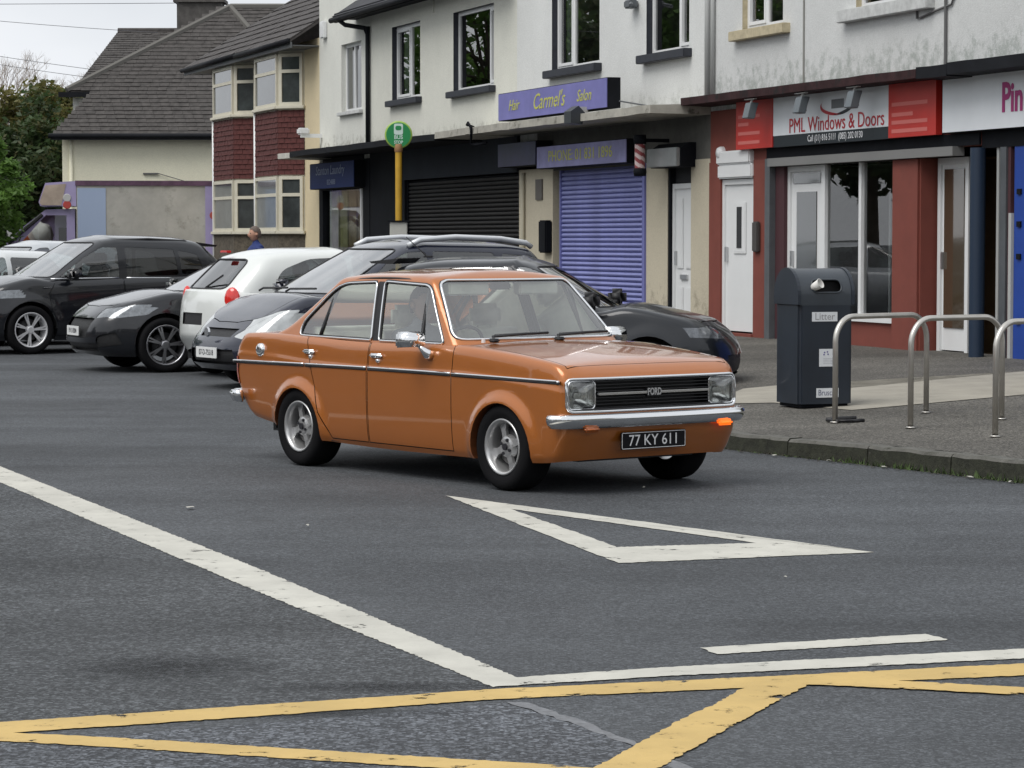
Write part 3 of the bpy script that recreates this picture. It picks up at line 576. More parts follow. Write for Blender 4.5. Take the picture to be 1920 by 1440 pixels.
# --- pair of houses with tile-hung bays
tile_m = M('tile_red', (.080, .019, .017), .8, var=(13, .35), bump=(70, .4)); paint_c = M('frame_cream', (.60, .57, .47), .6, var=(6, .08)); housew = wallmat('render_buff', (.68, .58, .39), (.35, .28, .18), (.3, 1.2), .4)
slate = M('roof_tile', (.058, .052, .050), .85, var=(7, .35), bump=(30, .3)); stonem = M('rubble_stone', (.10, .085, .065), .9, var=(14, .5), bump=(18, 1.0))
tile_me = None
def bay_house(label, u0, u1, ub):
    """u1: right end, u0: left end of the house front; ub: where the near cant of the bay leaves the wall"""
    global tile_me
    H = fthing('bay_house', label, 'house', u1, 0, 0, 'pair of bay-windowed houses'); X = lambda u: u-u1
    wall(H, X(u0), 0, 0, 5.8, [], housew)
    P = [(X(ub), 0.), (X(ub)-.45, -.45), (X(ub)-2.45, -.45), (X(ub)-2.90, 0.)]
    bm = B(); prism(bm, P, 0, 5.72, 'z'); bmesh.ops.delete(bm, geom=[f for f in bm.faces if abs(f.normal.y) > .99 and f.calc_center_median().y > -.01], context='FACES'); bay = link('bay', bm, paint_c, H)
    def face(a, b, out_):
        a = Vector((*a, 0)); b = Vector((*b, 0)); d = (b-a).normalized(); n = Vector((d.y, -d.x, 0)); 
        if n.dot(Vector((0, -1, 0))) < 0: n = -n
        return a, b, d, n, (b-a).length
    for (p, q, npane) in ((P[1], P[0], 1), (P[2], P[1], 1)):
        a, b, d, n, Ln = face(p, q, 0)
        Mx = Matrix(((d.x, -n.x, 0, a.x), (d.y, -n.y, 0, a.y), (0, 0, 1, 0), (0, 0, 0, 1)))
        for z0, z1 in ((4.46, 5.56), (1.80, 2.96)):
            bm = B(); f = .07; cuts = [0]+[Ln*k/npane for k in range(1, npane)]+[Ln]
            for k in range(npane):
                x0, x1 = cuts[k]+.03, cuts[k+1]-.03; zt = lerp(z0, z1, .66)
                for c in ((x0, x1, z0, z0+f), (x0, x1, z1-f, z1), (x0, x0+f, z0+f, z1-f), (x1-f, x1, z0+f, z1-f), (x0+f, x1-f, zt-f/2, zt+f/2)): box(bm, c[0], c[1], -.05, .0, c[2], c[3])
            bm.transform(Mx); w = link('bay_window', bm, paint_c, bay)
            for k in range(npane):
                x0, x1 = cuts[k]+.095, cuts[k+1]-.095; zt = lerp(z0, z1, .66)
                for zz0, zz1 in ((z0+f, zt-f/2), (zt+f/2, z1-f)):
                    bm = B(); box(bm, x0, x1, -.022, -.006, zz0, zz1); bm.transform(Mx); link('pane', bm, M('pane_dark', (.045, .052, .053), .10, 0, .5, spec=.4, var=(2.5, .4)) if (z0 > 3 or p == P[1]) else M('pane_net', (.16, .175, .175), .10, 0, .6, var=(3, .3)), w)
            bm = B(); box(bm, -.03, Ln+.03, -.10, -.001, z0-.07, z0-.002, .01); bm.transform(Mx); link('bay_sill', bm, paint_c, bay)
        # hung tiles
        hgt, wd_ = .112, .150; rows_ = 12
        for r in range(rows_):
            z = 2.99+r*hgt; x = -(wd_/2 if r % 2 else 0)
            while x < Ln-.02:
                x0 = max(x, 0.); x1 = min(x+wd_, Ln)
                if x1-x0 > .03:
                    full = abs(x1-x0-wd_) < 1e-4
                    if full and tile_me: t = bpy.data.objects.new('hung_tile', tile_me); COL.objects.link(t)
                    else:
                        bm = B(); ww = x1-x0; prism(bm, [(-.034, 0), (-.020, 0), (-.004, hgt+.03), (-.016, hgt+.03)], .002, ww-.003, 'x'); t = link('hung_tile', bm, tile_m)
                        if full: tile_me = t.data
                    t.parent = bay; J = Matrix.Translation((x0, random.uniform(-.004, .004), z+random.uniform(-.004, .004))) @ Matrix.Rotation(random.uniform(-.015, .015), 4, 'Y')
                    t.matrix_local = Mx @ J
                x += wd_
    bm = B(); tube(bm, [(P[1][0], P[1][1]-.01, 2.98), (P[1][0], P[1][1]-.01, 4.36)], .014, 5); link('bay_corner_strip', bm, tile_m, bay)
    bm = B(); tube(bm, [(P[2][0]-.03, P[2][1]-.02, 0), (P[2][0]-.03, P[2][1]-.02, 4.4)], .035, 8); link('drainpipe', bm, upvc, H, True)
    prism_ = B(); prism(prism_, [(p[0]*1.0, p[1]*1.06) for p in P], 0, 1.72, 'z'); link('bay_base', prism_, stonem, H)
    return H
h1 = bay_house('buff house with a red tile-hung bay next to the shop terrace', -25.9, -21.2, -22.4)
h2 = bay_house('buff house with a red tile-hung bay, farther left of the pair', -31.0, -25.9, -26.45)
def tiled_roof(parent, name, origin, ax, up, w0, w1, courses, gauge, m, tw=.33, slope_cut=None, seed=1, lift=.03):
    """courses of tiles on a plane: ax along the eaves, up along the slope; w(s) gives the left/right limits at slope distance s"""
    rnd = random.Random(seed); ax = Vector(ax).normalized(); up = Vector(up).normalized(); n = ax.cross(up).normalized()
    if n.z < 0: n = -n
    bm = B(); O = Vector(origin)
    for c in range(courses):
        s = c*gauge; a, b = w0(s), w1(s); x = a-(tw/2 if c % 2 else 0)
        while x < b-.02:
            x0, x1 = max(x, a), min(x+tw, b)
            if x1-x0 > .04:
                h = lift+rnd.uniform(-.006, .008); p = O+ax*x0+up*(s+rnd.uniform(-.01, .01)); q = ax*(x1-x0-.006); e = up*(gauge+.02)
                v = [bm.verts.new(k) for k in (p, p+q, p+q+n*h, p+n*h, p+q+e+n*.006, p+e+n*.006)]
                bm.faces.new((v[0], v[1], v[2], v[3])); bm.faces.new((v[3], v[2], v[4], v[5]))
                bm.faces.new((v[0], v[3], v[5])); bm.faces.new((v[1], v[4], v[2]))
            x += tw
    bmesh.ops.recalc_face_normals(bm, faces=bm.faces); return link(name, bm, m, parent, kind='stuff')
# one roof over the pair, owned house by house (local: x along front, -y out)
for H, u0, u1 in ((h1, -25.9, -21.22), (h2, -31.4, -25.9)):
    uo = -21.2 if H is h1 else -25.9; a, b = u0-uo, u1-uo; sl = Vector((0, 4.2, 3.0)).normalized(); e0 = Vector((0, -.62, 5.72))
    bm = B(); prism(bm, [(-.62, 5.70), (-.62, 5.74), (4.4, 9.25), (4.4, 9.0)], a, b, 'x'); rf = link('roof', bm, slate, H)
    hip = (lambda s: a+.0) if H is h1 else (lambda s, a=a: a+s*.80*.8)
    if H is h2: bpy.data.objects.remove(rf); bm = B(); vs = [bm.verts.new(k) for k in ((a, -.62, 5.72), (b, -.62, 5.72), (b, 4.4, 9.25), (a+4.0, 4.4, 9.25), (a, 8, 5.72))]; bm.faces.new(vs[:4]); bm.faces.new((vs[0], vs[3], vs[4])); rf = link('roof', bm, slate, H)
    tiled_roof(rf, 'roof_tiles', e0+Vector((0, 0, .03)), (1, 0, 0), (0, 5.02, 3.51), (lambda s, a=a: a) if H is h1 else (lambda s, a=a: a+s*.66), lambda s, b=b: b, 19, .32, slate, .34, seed=int(-u0))
    bx(H, 'eaves_fascia', M('fascia_grey', (.10, .105, .11), .6), a, b, -.62, -.58, 5.58, 5.70); bx(H, 'soffit', M('fascia_grey', (.10, .105, .11), .6), a, b, -.57, 0, 5.62, 5.64)
    bm = B(); tube(bm, [(a, -.67, 5.70), (b, -.67, 5.72)], .055, 8); link('gutter', bm, blkedge, H, True)
# --- house with the long tiled roof, side-on behind
S3 = thing('long_roof_house', 'cream house with a long tiled catslide roof and chimney behind the lorry', 'house', (-9.0, 74.0, 0))
cw3 = wallmat('render_lemon', (.84, .81, .64), (.4, .38, .3), (.2, 1.0), .4)
X3 = lambda px, D: (px-960)/5000*D
bm = B(); box(bm, -3.5, 6, .35, 8, 0, 4.45); link('wall', bm, cw3, S3)
bm = B(); box(bm, -3.42, -2.4, 1.75, 8, 0, 5.62); link('upper_wall', bm, whs, S3)
bx(S3, 'fascia', lead, -3.75, 6, -.03, .0, 4.36, 4.50); bm = B(); tube(bm, [(-3.8, -.08, 4.47), (6, -.08, 4.47)], .07, 8); link('gutter', bm, blkedge, S3, True)
Lw = lambda s: -3.70+min(s, 2.0)*.44 if s < 2.0 else -3.70+.88-.75+(s-2.0)*1.02
slope_up = Vector((0, 4.6, 3.95))
bm = B(); e = slope_up.normalized(); f_ = lambda x, s: bm.verts.new((x, s*e.y, 4.46+s*e.z))
p0 = [f_(-3.70, 0), f_(6, 0), f_(6, 2.0), f_(-2.82, 2.0)]; bm.faces.new(p0); bm.faces.new([f_(Lw(2.01), 2.01), f_(6, 2.01), f_(6, 6.0), f_(.75, 6.0)])
rf3 = link('roof', bm, slate, S3)
tiled_roof(rf3, 'roof_tiles', (0, 0, 4.49), (1, 0, 0), slope_up, Lw, lambda s: 5.5, 33, .182, M('roof_tile_grey', (.058, .053, .050), .9, var=(6, .4), bump=(30, .3), stain=(9, .66, (.15, .145, .13))), .27, seed=5, lift=.026)
bm = B(); a_ = Vector((Lw(2.01), 2.01*e.y, 4.46+2.01*e.z)); b_ = Vector((.75, 6.0*e.y, 4.46+6.0*e.z)); tube(bm, [a_+Vector((0, 0, .05)), b_+Vector((0, 0, .05))], .09, 6); tube(bm, [b_+Vector((0, 0, .05)), Vector((1.75, 4.3*e.y, 4.51+4.3*e.z))], .09, 6); tube(bm, [b_+Vector((0, 0, .05)), b_+Vector((4, 0, .05))], .09, 6); link('hip_tiles', bm, M('hip_tile', (.12, .115, .105), .9), rf3)
bm = B(); vs = [bm.verts.new(k) for k in (a_, b_, (b_.x, b_.y+6, b_.z), (a_.x, a_.y+9, a_.z))]; bm.faces.new(vs); link('roof_side', bm, slate, S3)
bm = B(); vs = [bm.verts.new(k) for k in ((-3.62, 4.3, 6.2), (.8, 4.3, 6.2), (.8, 8.0, 7.95), (-3.02, 8.0, 7.95))]; bm.faces.new(vs); tube(bm, [(-3.05, 8, 7.98), (.8, 8, 7.98)], .09, 6); link('rear_roof', bm, slate, S3)
tiled_roof(S3, 'rear_roof_tiles', (0, 4.3, 6.22), (1, 0, 0), (0, 3.7, 1.75), lambda s: -3.62+s*.147, lambda s: .8, 22, .187, M('roof_tile_grey', (.058, .053, .050), .9), .27, seed=9, lift=.026)
bx(S3, 'upper_fascia', blkedge, -3.78, -2.7, 1.45, 1.55, 5.62, 5.76)
bm = B(); box(bm, -1.17, .18, 7.4, 8.3, 6.6, 8.92); box(bm, -1.27, .28, 7.3, 8.4, 8.80, 8.90); link('chimney', bm, M('chimney_render', (.085, .08, .075), .95, var=(5, .3), bump=(30, .5)), S3)
bm = B(); tube(bm, [(-3.25, .30, 0), (-3.25, .30, 4.4)], .05, 8); link('drainpipe', bm, cw3, S3, True)
bm = B(); box(bm, -1.25, -.85, .28, .34, 3.42, 3.46); tube(bm, [(-.85, .3, 3.45), (0, .2, 3.2), (1.2, .1, 3.05), (3, 0, 3.0)], .012, 5); link('wall_cable', bm, M('cable_grey', (.12, .12, .12), .7), S3)
bx(S3, 'porch_roof', lead, -.35, 1.2, -.4, .34, 2.92, 3.02); bx(S3, 'porch_side', whs, -.25, .9, -.2, .34, 1.8, 2.92)
# ------------------------------------------------------------------ cars: lofted bodies with openings cut into them
def ring_half(F, Rr, rf, rr, nf, nr, mf, ns, mr):
    """half plan outline, front centre to rear centre: list of (x, yfactor)"""
    o = []
    for k in range(mf):
        a = R(90)*(1-k/mf); o.append((F-rf+rf*math.sin(a)**(2/nf), math.cos(a)**(2/nf) if k else 0.))
    for k in range(ns+1): o.append((lerp(F-rf, Rr+rr, k/ns), 1.))
    for k in range(1, mr+1):
        a = R(90)*k/mr; o.append((Rr+rr-rr*math.sin(a)**(2/nr), math.cos(a)**(2/nr) if k < mr else 0.))
    return o
def loft(rings, bm):
    """rings: list of half rings [(x,y,z)], both centre ends on y=0; mirrored and skinned"""
    prev = None
    for rg in rings:
        full = [bm.verts.new(p) for p in rg] + [bm.verts.new((p[0], -p[1], p[2])) for p in rg[-2:0:-1]]
        if prev:
            n = len(full)
            for i in range(n): bm.faces.new((prev[i], prev[(i+1) % n], full[(i+1) % n], full[i]))
        prev = full
    return prev
def make_tub(S):
    bm = B(); P = {k: pchip(S[k]) for k in ('xf', 'xr', 'zt', 'zb', 'hw', 'prof', 'crown')}
    mf, ns, mr, ntl = S.get('res', (12, 70, 10, 20)); rings = []
    def bulge(x, z):
        b = 0
        for (ax, az, ar, amp, wd) in S['arches']:
            d = math.hypot(x-ax, z-az)-ar
            if d < wd and z > az-.1:
                k = 1-max(d, 0)/wd; b += amp*(k*k*(3-2*k))
        return b
    for k in range(ntl+1):
        t = k/ntl; h = ring_half(P['xf'](t), P['xr'](t), S['rf'], S['rr'], S['nf'], S['nr'], mf, ns, mr); rg = []
        for x, yf in h:
            z = lerp(P['zb'](x), P['zt'](x), t); y = P['hw'](x)*yf*P['prof'](t)
            if yf > .9: y += bulge(x, z)
            for cx, cz, hx, hz, am in S.get('crease', ()):
                pass
            rg.append((x, y, z))
        rings.append(rg)
    top = rings[-1]; m = S.get('capn', 8); xa = P['xf'](1)-S['rf']; xb = P['xr'](1)+S['rr']
    for s in range(1, m+1):
        q = s/m; rg = []
        for x, y, z in top:
            x2 = lerp(x, min(max(x, xb), xa), q); rg.append((x2, y*(1-q), P['zt'](x2)+P['crown'](x2)*(1-(1-q)**2.2)))
        rings.append(rg)
    loft(rings, bm); bmesh.ops.remove_doubles(bm, verts=bm.verts, dist=1e-4)
    bmesh.ops.recalc_face_normals(bm, faces=bm.faces)
    c0, c1, cw = S['cockpit']
    kill = [f for f in bm.faces if f.normal.z > .5 and c0 < f.calc_center_median().x < c1 and abs(f.calc_center_median().y) < cw]
    bmesh.ops.delete(bm, geom=kill, context='FACES')
    return bm
def make_cabin(S):
    G = S['cabin']; bm = B(); zt = pchip(S['zt']); P = {k: pchip(G[k]) for k in ('xf', 'xr', 'hw', 'zr', 'rf', 'rr')}
    mf, ns, mr, ntl = G.get('res', (12, 40, 12, 16)); rings = []
    hx = pchip(G['hx']) if 'hx' in G else (lambda x: 1.)
    for k in range(ntl+1):
        t = k/ntl; rg = []
        for x, yf in ring_half(P['xf'](t), P['xr'](t), P['rf'](t), P['rr'](t), G['nf'], G['nr'], mf, ns, mr):
            rg.append((x, P['hw'](t)*yf*hx(x), lerp(zt(x)-.012, P['zr'](x), t)))
        rings.append(rg)
    top = rings[-1]; m = 6; xa = P['xf'](1)-P['rf'](1)*1.2; xb = P['xr'](1)+P['rr'](1)*1.2
    for s in range(1, m+1):
        q = s/m; rg = []
        for x, y, z in top:
            x2 = lerp(x, min(max(x, xb), xa), q); rg.append((x2, y*(1-q), P['zr'](x2)+G['crown']*(1-(1-q)**2)))
        rings.append(rg)
    loft(rings, bm); bmesh.ops.remove_doubles(bm, verts=bm.verts, dist=1e-4)
    bmesh.ops.recalc_face_normals(bm, faces=bm.faces); return bm
def side_faces(bm, sgn, k=.45): return [f for f in bm.faces if f.normal.y*sgn > k]
def circle2(cx, cz, r, n=28): return [(cx+r*math.cos(2*math.pi*i/n), cz+r*math.sin(2*math.pi*i/n)) for i in range(n)]
def grow(poly, d):
    n = len(poly); area = sum(poly[i][0]*poly[(i+1) % n][1]-poly[(i+1) % n][0]*poly[i][1] for i in range(n))
    if area < 0: poly = poly[::-1]
    o = []
    for i in range(n):
        a, b, c = Vector(poly[i-1]), Vector(poly[i]), Vector(poly[(i+1) % n])
        n1 = Vector(((b-a).y, -(b-a).x)).normalized(); n2 = Vector(((c-b).y, -(c-b).x)).normalized()
        k = (n1+n2); k = k/max(k.dot(n1), .3); o.append(tuple(b+k*d))
    return o
def roundpoly(poly, r, n=4):
    o = []; N = len(poly)
    for i in range(N):
        a, b, c = Vector(poly[i-1]), Vector(poly[i]), Vector(poly[(i+1) % N])
        rr = r[i] if isinstance(r, (list, tuple)) else r
        rr = min(rr, .48*(a-b).length, .48*(c-b).length); p = b+(a-b).normalized()*rr; q = b+(c-b).normalized()*rr
        for k in range(n+1): t = k/n; o.append(tuple((p*(1-t)+b*t)*(1-t)+(b*(1-t)+q*t)*t))
    return o
def push(bm, d):
    bm.normal_update()
    for v in bm.verts: v.co -= v.normal*d
    return bm
def cut_panel(bm, root, name, poly, ax, faces, mat, gap=.0035, smooth=True):
    """a panel with its own shut line: a narrow ring is removed round it"""
    ins = clip(bm, faces, grow(poly, gap), ax); inner = clip(bm, ins, grow(poly, -gap), ax)
    nb = extract(bm, inner, False); allf = clip(bm, [f for f in bm.faces if f.is_valid and f in set(ins)], grow(poly, gap), ax) if False else None
    ring = set()
    x0 = min(p[0] for p in poly)-.02; x1 = max(p[0] for p in poly)+.02; y0 = min(p[1] for p in poly)-.02; y1 = max(p[1] for p in poly)+.02
    gp = grow(poly, gap+1e-4); n = len(gp)
    area = sum(gp[i][0]*gp[(i+1) % n][1]-gp[(i+1) % n][0]*gp[i][1] for i in range(n))
    if area < 0: gp = gp[::-1]
    sg = faces[0].normal if False else None
    base = set(inner); ref = inner[0].normal.copy() if inner else Vector((0, 0, 1))
    for f in bm.faces:
        c = f.calc_center_median()
        if f.normal.dot(ref) < .25: continue
        p = (c[ax[0]], c[ax[1]])
        if not (x0 < p[0] < x1 and y0 < p[1] < y1): continue
        if all((gp[(i+1) % n][0]-gp[i][0])*(p[1]-gp[i][1])-(gp[(i+1) % n][1]-gp[i][1])*(p[0]-gp[i][0]) > 0 for i in range(n)): ring.add(f)
    ring |= base
    bmesh.ops.delete(bm, geom=list(ring), context='FACES')
    return link(name, nb, mat, root, smooth)
def tyre_rim(root, name, x, y, r, rim_r, wd, sgn, spokes, mats, style='twin', hubr=.055):
    """wheel > tyre, rim ; local wheel axis is y, outer face at y = sgn"""
    tm, rm, dm = mats
    bm = B(); h = wd/2
    lathe(bm, [(.03, -h*.3), (rim_r*.62, -h*.3), (rim_r*.62, h*.1*sgn), (.03, h*.1*sgn)], 24)
    w = link(name, bm, dm, root, True, (x, y, r)); w.data.materials[0] = dm
    bm = B(); sh = r-rim_r
    pr = [(rim_r*.97, -h*.82), (rim_r+sh*.25, -h*1.0), (rim_r+sh*.6, -h*1.03), (r-sh*.16, -h*.93), (r-.004, -h*.78), (r, -h*.5),
          (r, h*.5), (r-.004, h*.78), (r-sh*.16, h*.93), (rim_r+sh*.6, h*1.03), (rim_r+sh*.25, h*1.0), (rim_r*.97, h*.82)]
    lathe(bm, pr, 44)
    t = link('tyre', bm, tm, w, True)
    bm = B()
    if style == 'four': lathe(bm, [(rim_r*.80, -h*.5*sgn), (rim_r*.82, h*.1*sgn), (rim_r*.85, h*.5*sgn), (rim_r*.87, h*.78*sgn), (rim_r*.93, h*.90*sgn), (rim_r*.985, h*.93*sgn), (rim_r*1.0, h*.86*sgn)], 40)
    else: lathe(bm, [(rim_r*.80, -h*.5*sgn), (rim_r*.84, h*.35*sgn), (rim_r*.90, h*.72*sgn), (rim_r*.93, h*.86*sgn), (rim_r*.985, h*.90*sgn), (rim_r*1.0, h*.84*sgn), (rim_r*.99, h*.6*sgn)], 40)
    f0 = h*.44*sgn if style == 'four' else h*.66*sgn; dth = .022
    def spoke(a, w0, w1, r0, r1, z0, z1, skew=0):
        vs = []
        for rr, ww, zz, sk in ((r0, w0, z0, 0), (r1, w1, z1, skew)):
            for d in (-1, 1):
                for q in (0, -dth*sgn):
                    b = a+sk; vs.append(bm.verts.new((rr*math.cos(b)-d*ww*math.sin(b), zz+q, rr*math.sin(b)+d*ww*math.cos(b))))
        fs = [bm.faces.new([vs[i] for i in q]) for q in ((0, 2, 6, 4), (1, 5, 7, 3), (0, 4, 5, 1), (2, 3, 7, 6), (0, 1, 3, 2), (4, 6, 7, 5))]
        bmesh.ops.recalc_face_normals(bm, faces=fs)
    for k in range(spokes):
        a = 2*math.pi*k/spokes+.35
        if style == 'four':
            spoke(a, .024, .022, hubr*.6, rim_r*.60, f0+.012*sgn, f0+.010*sgn)
            spoke(a, .022, .040, rim_r*.59, rim_r*.86, f0+.009*sgn, f0)
        else:
            spoke(a, .012, .010, hubr*.7, rim_r*.93, f0, h*.78*sgn, .5/spokes); spoke(a, .012, .010, hubr*.7, rim_r*.93, f0, h*.78*sgn, -.5/spokes*1.4)
    e0 = .016*sgn if style == 'four' else 0; lathe(bm, [(.002, f0*1.10+e0), (hubr*.75, f0*1.10+e0), (hubr, f0*.98+e0), (hubr*1.25, f0*.6)], 20)
    rim = link('rim', bm, rm, w, False)
    for p in rim.data.polygons: p.use_smooth = len(p.vertices) == 4 and p.index < 6*40
    if style == 'four':
        bm = B()
        for k in range(4):
            a = 2*math.pi*k/4+.35+math.pi/4; lathe(bm, [(.001, f0+.030*sgn), (.011, f0+.030*sgn), (.012, f0)], 8, 'y', (hubr*.72*math.cos(a), 0, hubr*.72*math.sin(a)))
        lathe(bm, [(.001, f0+.034*sgn), (.022, f0+.034*sgn), (.024, f0)], 12)
        link('hub_cap', bm, M('hub_dark', (.02, .02, .025), .4), w)
    return w
def plate(root, s, x, y, z, w, h, rot, bgm, fgm, sz, lab=None, edge=None, sx=1.):
    bm = B(); prism(bm, rrect(w, h, .008, 2), -.004, .004, 'x')
    p = link('number_plate', bm, bgm, root, False, (x, y, z), rot, lab)
    if edge:
        bm = B(); tube(bm, [(.005, a, b) for a, b in rrect(w-.012, h-.012, .006, 2)], .0022, 5, True); link('plate_edge', bm, edge, p)
    if s: text('plate_lettering', s, sz, fgm, p, (.0055, 0, -.002), (R(90), 0, R(90)), sx, .0008)
    return p
def generic_car(name, label, group, loc, yaw, S, paint, vis):
    """S: spec; vis: +1 if the car's left side faces the camera, -1 for its right side"""
    root = thing(name, label, 'car', loc, yaw, group)
    blk = M('black_plastic', (.018, .018, .02), .55); tyre = M('tyre_rubber', (.009, .009, .010), .95, bump=(60, .2), spec=.12); gl = S.get('glassmat') or glass('car_glass', (.50, .56, .55), 1.0, 0, .12)
    bm = make_tub(S)
    for (ax, az, ar, amp, wd) in S['arches']:
        for sg in (1, -1):
            ins = clip(bm, side_faces(bm, sg), circle2(ax, az, ar), (0, 2)); bmesh.ops.delete(bm, geom=ins, context='FACES')
    for poly in S.get('doors', ()):
        cut_panel(bm, root, 'door', poly, (0, 2), side_faces(bm, vis), paint)
    for nm, poly, mt, dp, pr in S.get('front', ()):        # front features cut in the y-z plane: lamps, grilles, air intakes
        for sg in ((1, -1) if pr else (1,)):
            pl = [(p[0]*sg, p[1]) for p in poly]
            fs = clip(bm, [f for f in bm.faces if f.normal.x > .12 and f.calc_center_median().x > S['axf']], pl, (1, 2))
            if fs:
                nb = extract(bm, fs); push(nb, dp); link(nm, nb, mt, root, True)
    for nm, poly, mt, dp, pr in S.get('rear', ()):
        for sg in ((1, -1) if pr else (1,)):
            pl = [(p[0]*sg, p[1]) for p in poly]
            fs = clip(bm, [f for f in bm.faces if f.normal.x < -.12 and f.calc_center_median().x < S['axr']], pl, (1, 2))
            if fs:
                nb = extract(bm, fs); push(nb, dp); link(nm, nb, mt, root, True)
    for nm, poly, mt, dp in S.get('side', ()):
        for sg in (1, -1):
            fs = clip(bm, side_faces(bm, sg, .12), poly, (0, 2))
            if fs:
                nb = extract(bm, fs); push(nb, dp); link(nm, nb, mt, root, True)
    xa_ = S['cockpit'][1]; xn_ = S['xf'][2][1]; hw_n = S['hw'][-1][1]
    cut_panel(bm, root, 'bonnet', [(xa_+.14, -hw_n*.88), (xn_-.34, -hw_n*.80), (xn_-.26, -hw_n*.3), (xn_-.26, hw_n*.3), (xn_-.34, hw_n*.80), (xa_+.14, hw_n*.88)], (0, 1), [f for f in bm.faces if f.normal.z > .4 and f.calc_center_median().x > xa_], paint, .004)
    bvh = BVHTree.FromBMesh(bm)
    link('body', bm, paint, root, True)
    # dark lower trim and underside, wheel wells
    bm = B(); x0 = S['xr'][0][1]+.12; x1 = S['xf'][0][1]-.12; hwm = S['hw'][len(S['hw'])//2][1]
    box(bm, x0, x1, -hwm*.72, hwm*.72, .2, .36)
    for (ax, az, ar, amp, wd) in S['arches']:
        for sg in (1, -1):
            n = 18; pr = [(ax+(ar+.004)*math.cos(math.pi*k/n), az+(ar+.004)*math.sin(math.pi*k/n)) for k in range(n+1)]
            A = [bm.verts.new((p[0], sg*(hwm-.025), p[1])) for p in pr]; Bq = [bm.verts.new((p[0], sg*.42, p[1])) for p in pr]
            for k in range(n): bm.faces.new((A[k], A[k+1], Bq[k+1], Bq[k]))
            bm.faces.new(Bq)
    link('underside', bm, blk, root)
    # cabin
    G = S['cabin']; bm = make_cabin(S); wins = []
    for poly in G['windows']:
        for sg in (1, -1):
            fs = clip(bm, side_faces(bm, sg, .3), poly, (0, 2))
            if fs:
                nb = extract(bm, fs); lp = thin(loop_of(nb)); push(nb, .004); link('side_window', nb, gl if poly is not G['windows'][0] else S.get('frontglass', gl), root, True)
                if G.get('trim') and sg == vis:
                    tb = B(); tube(tb, lp, .011, 5, True); link('window_trim', tb, G['trim'], root, True)
    ws = G['screen']; fs = clip(bm, [f for f in bm.faces if f.normal.x > .15 and f.normal.z < .97 and f.calc_center_median().x > G['xscr']], ws, (1, 2))
    if fs:
        nb = extract(bm, fs); lp = thin(loop_of(nb)); push(nb, .004); link('windscreen', nb, glass('screen_glass', (.55, .62, .62), 1.0, 0, .46), root, True)
        tb = B(); tube(tb, lp, .009, 5, True); link('windscreen_seal', tb, blk, root, True)
    if G.get('rearscreen'):
        fs = clip(bm, [f for f in bm.faces if f.normal.x < -.15 and f.normal.z < .97 and f.calc_center_median().x < G['xrs']], G['rearscreen'], (1, 2))
        if fs:
            nb = extract(bm, fs); lp = thin(loop_of(nb)); push(nb, .004); link('rear_window', nb, glass('rear_glass', (.45, .50, .50), 1, 0, .24), root, True)
            tb = B(); tube(tb, lp, .012, 5, True); link('rear_window_seal', tb, blk, root, True)
    for nm, poly, mt in G.get('black', ()):
        fs = clip(bm, side_faces(bm, vis, .3), poly, (0, 2))
        if fs: link(nm, extract(bm, fs), mt, root, True)
    link('roof', bm, paint, root, True)
    # seats and dashboard seen through the glass
    fl = .30; c0, c1, cw = S['cockpit']; bm = B(); zb = pchip(S['zt'])((c0+c1)/2)
    box(bm, c1-.28, c1-.02, -cw*.92, cw*.92, zb-.28, zb-.03, .05)
    for sx in (c1-1.05, ):
        for sy in (-.37, .37):
            box(bm, sx-.1, sx+.42, sy-.24, sy+.24, fl, fl+.24, .06); prism(bm, [(sx-.02, fl+.2), (sx-.28, zb+.16), (sx-.38, zb+.14), (sx-.16, fl+.15)], sy-.23, sy+.23, 'y')
            box(bm, sx-.40, sx-.28, sy-.13, sy+.13, zb+.18, zb+.36, .03)
    box(bm, c0+.15, c0+.75, -cw*.85, cw*.85, fl, fl+.24, .06); box(bm, c0+.02, c0+.2, -cw*.85, cw*.85, fl, zb+.1, .05)
    link('seats', bm, S.get('seatmat') or M('seat_dark', (.035, .035, .04), .9), root)
    # wheels
    r, rr, wd = S['wheel']; sp = S.get('spokes', 5); rimm = S.get('rimmat') or M('alloy', (.55, .55, .57), .3, .9)
    for (ax, az, ar, amp, wdd) in S['arches']:
        for sg in (1, -1):
            tyre_rim(root, 'wheel', ax, sg*(hwm-wd/2-.005+amp*.5), r, rr, wd, sg, sp, (tyre, rimm, blk))
    # mirrors and handles
    mx_, my_, mz_ = S['mirror']
    for sg in (1, -1):
        ms = S.get('msize', 1.2); bm = B(); box(bm, mx_-.07*ms, mx_+.07*ms, sg*my_-.10*ms, sg*my_+.10*ms, mz_-.065*ms, mz_+.075*ms, .045); box(bm, mx_-.03, mx_+.03, sg*(my_-.18)-.06, sg*(my_-.18)+.08, mz_-.05, mz_-.02, .01)
        link('mirror', bm, S.get('mirrormat') or paint, root, True)
    for hx_, hz_ in S.get('handles', ()):
        hit = bvh.ray_cast(Vector((hx_, 3*vis, hz_)), Vector((0, -vis, 0)))
        hy = hit[0].y if hit[0] else hwm*vis
        bm = B(); tube(bm, [(hx_-.10, hy, hz_), (hx_-.08, hy+.03*vis, hz_), (hx_+.08, hy+.03*vis, hz_), (hx_+.10, hy, hz_)], .013, 6); link('door_handle', bm, S.get('handlemat') or paint, root, True)
    return root, bvh
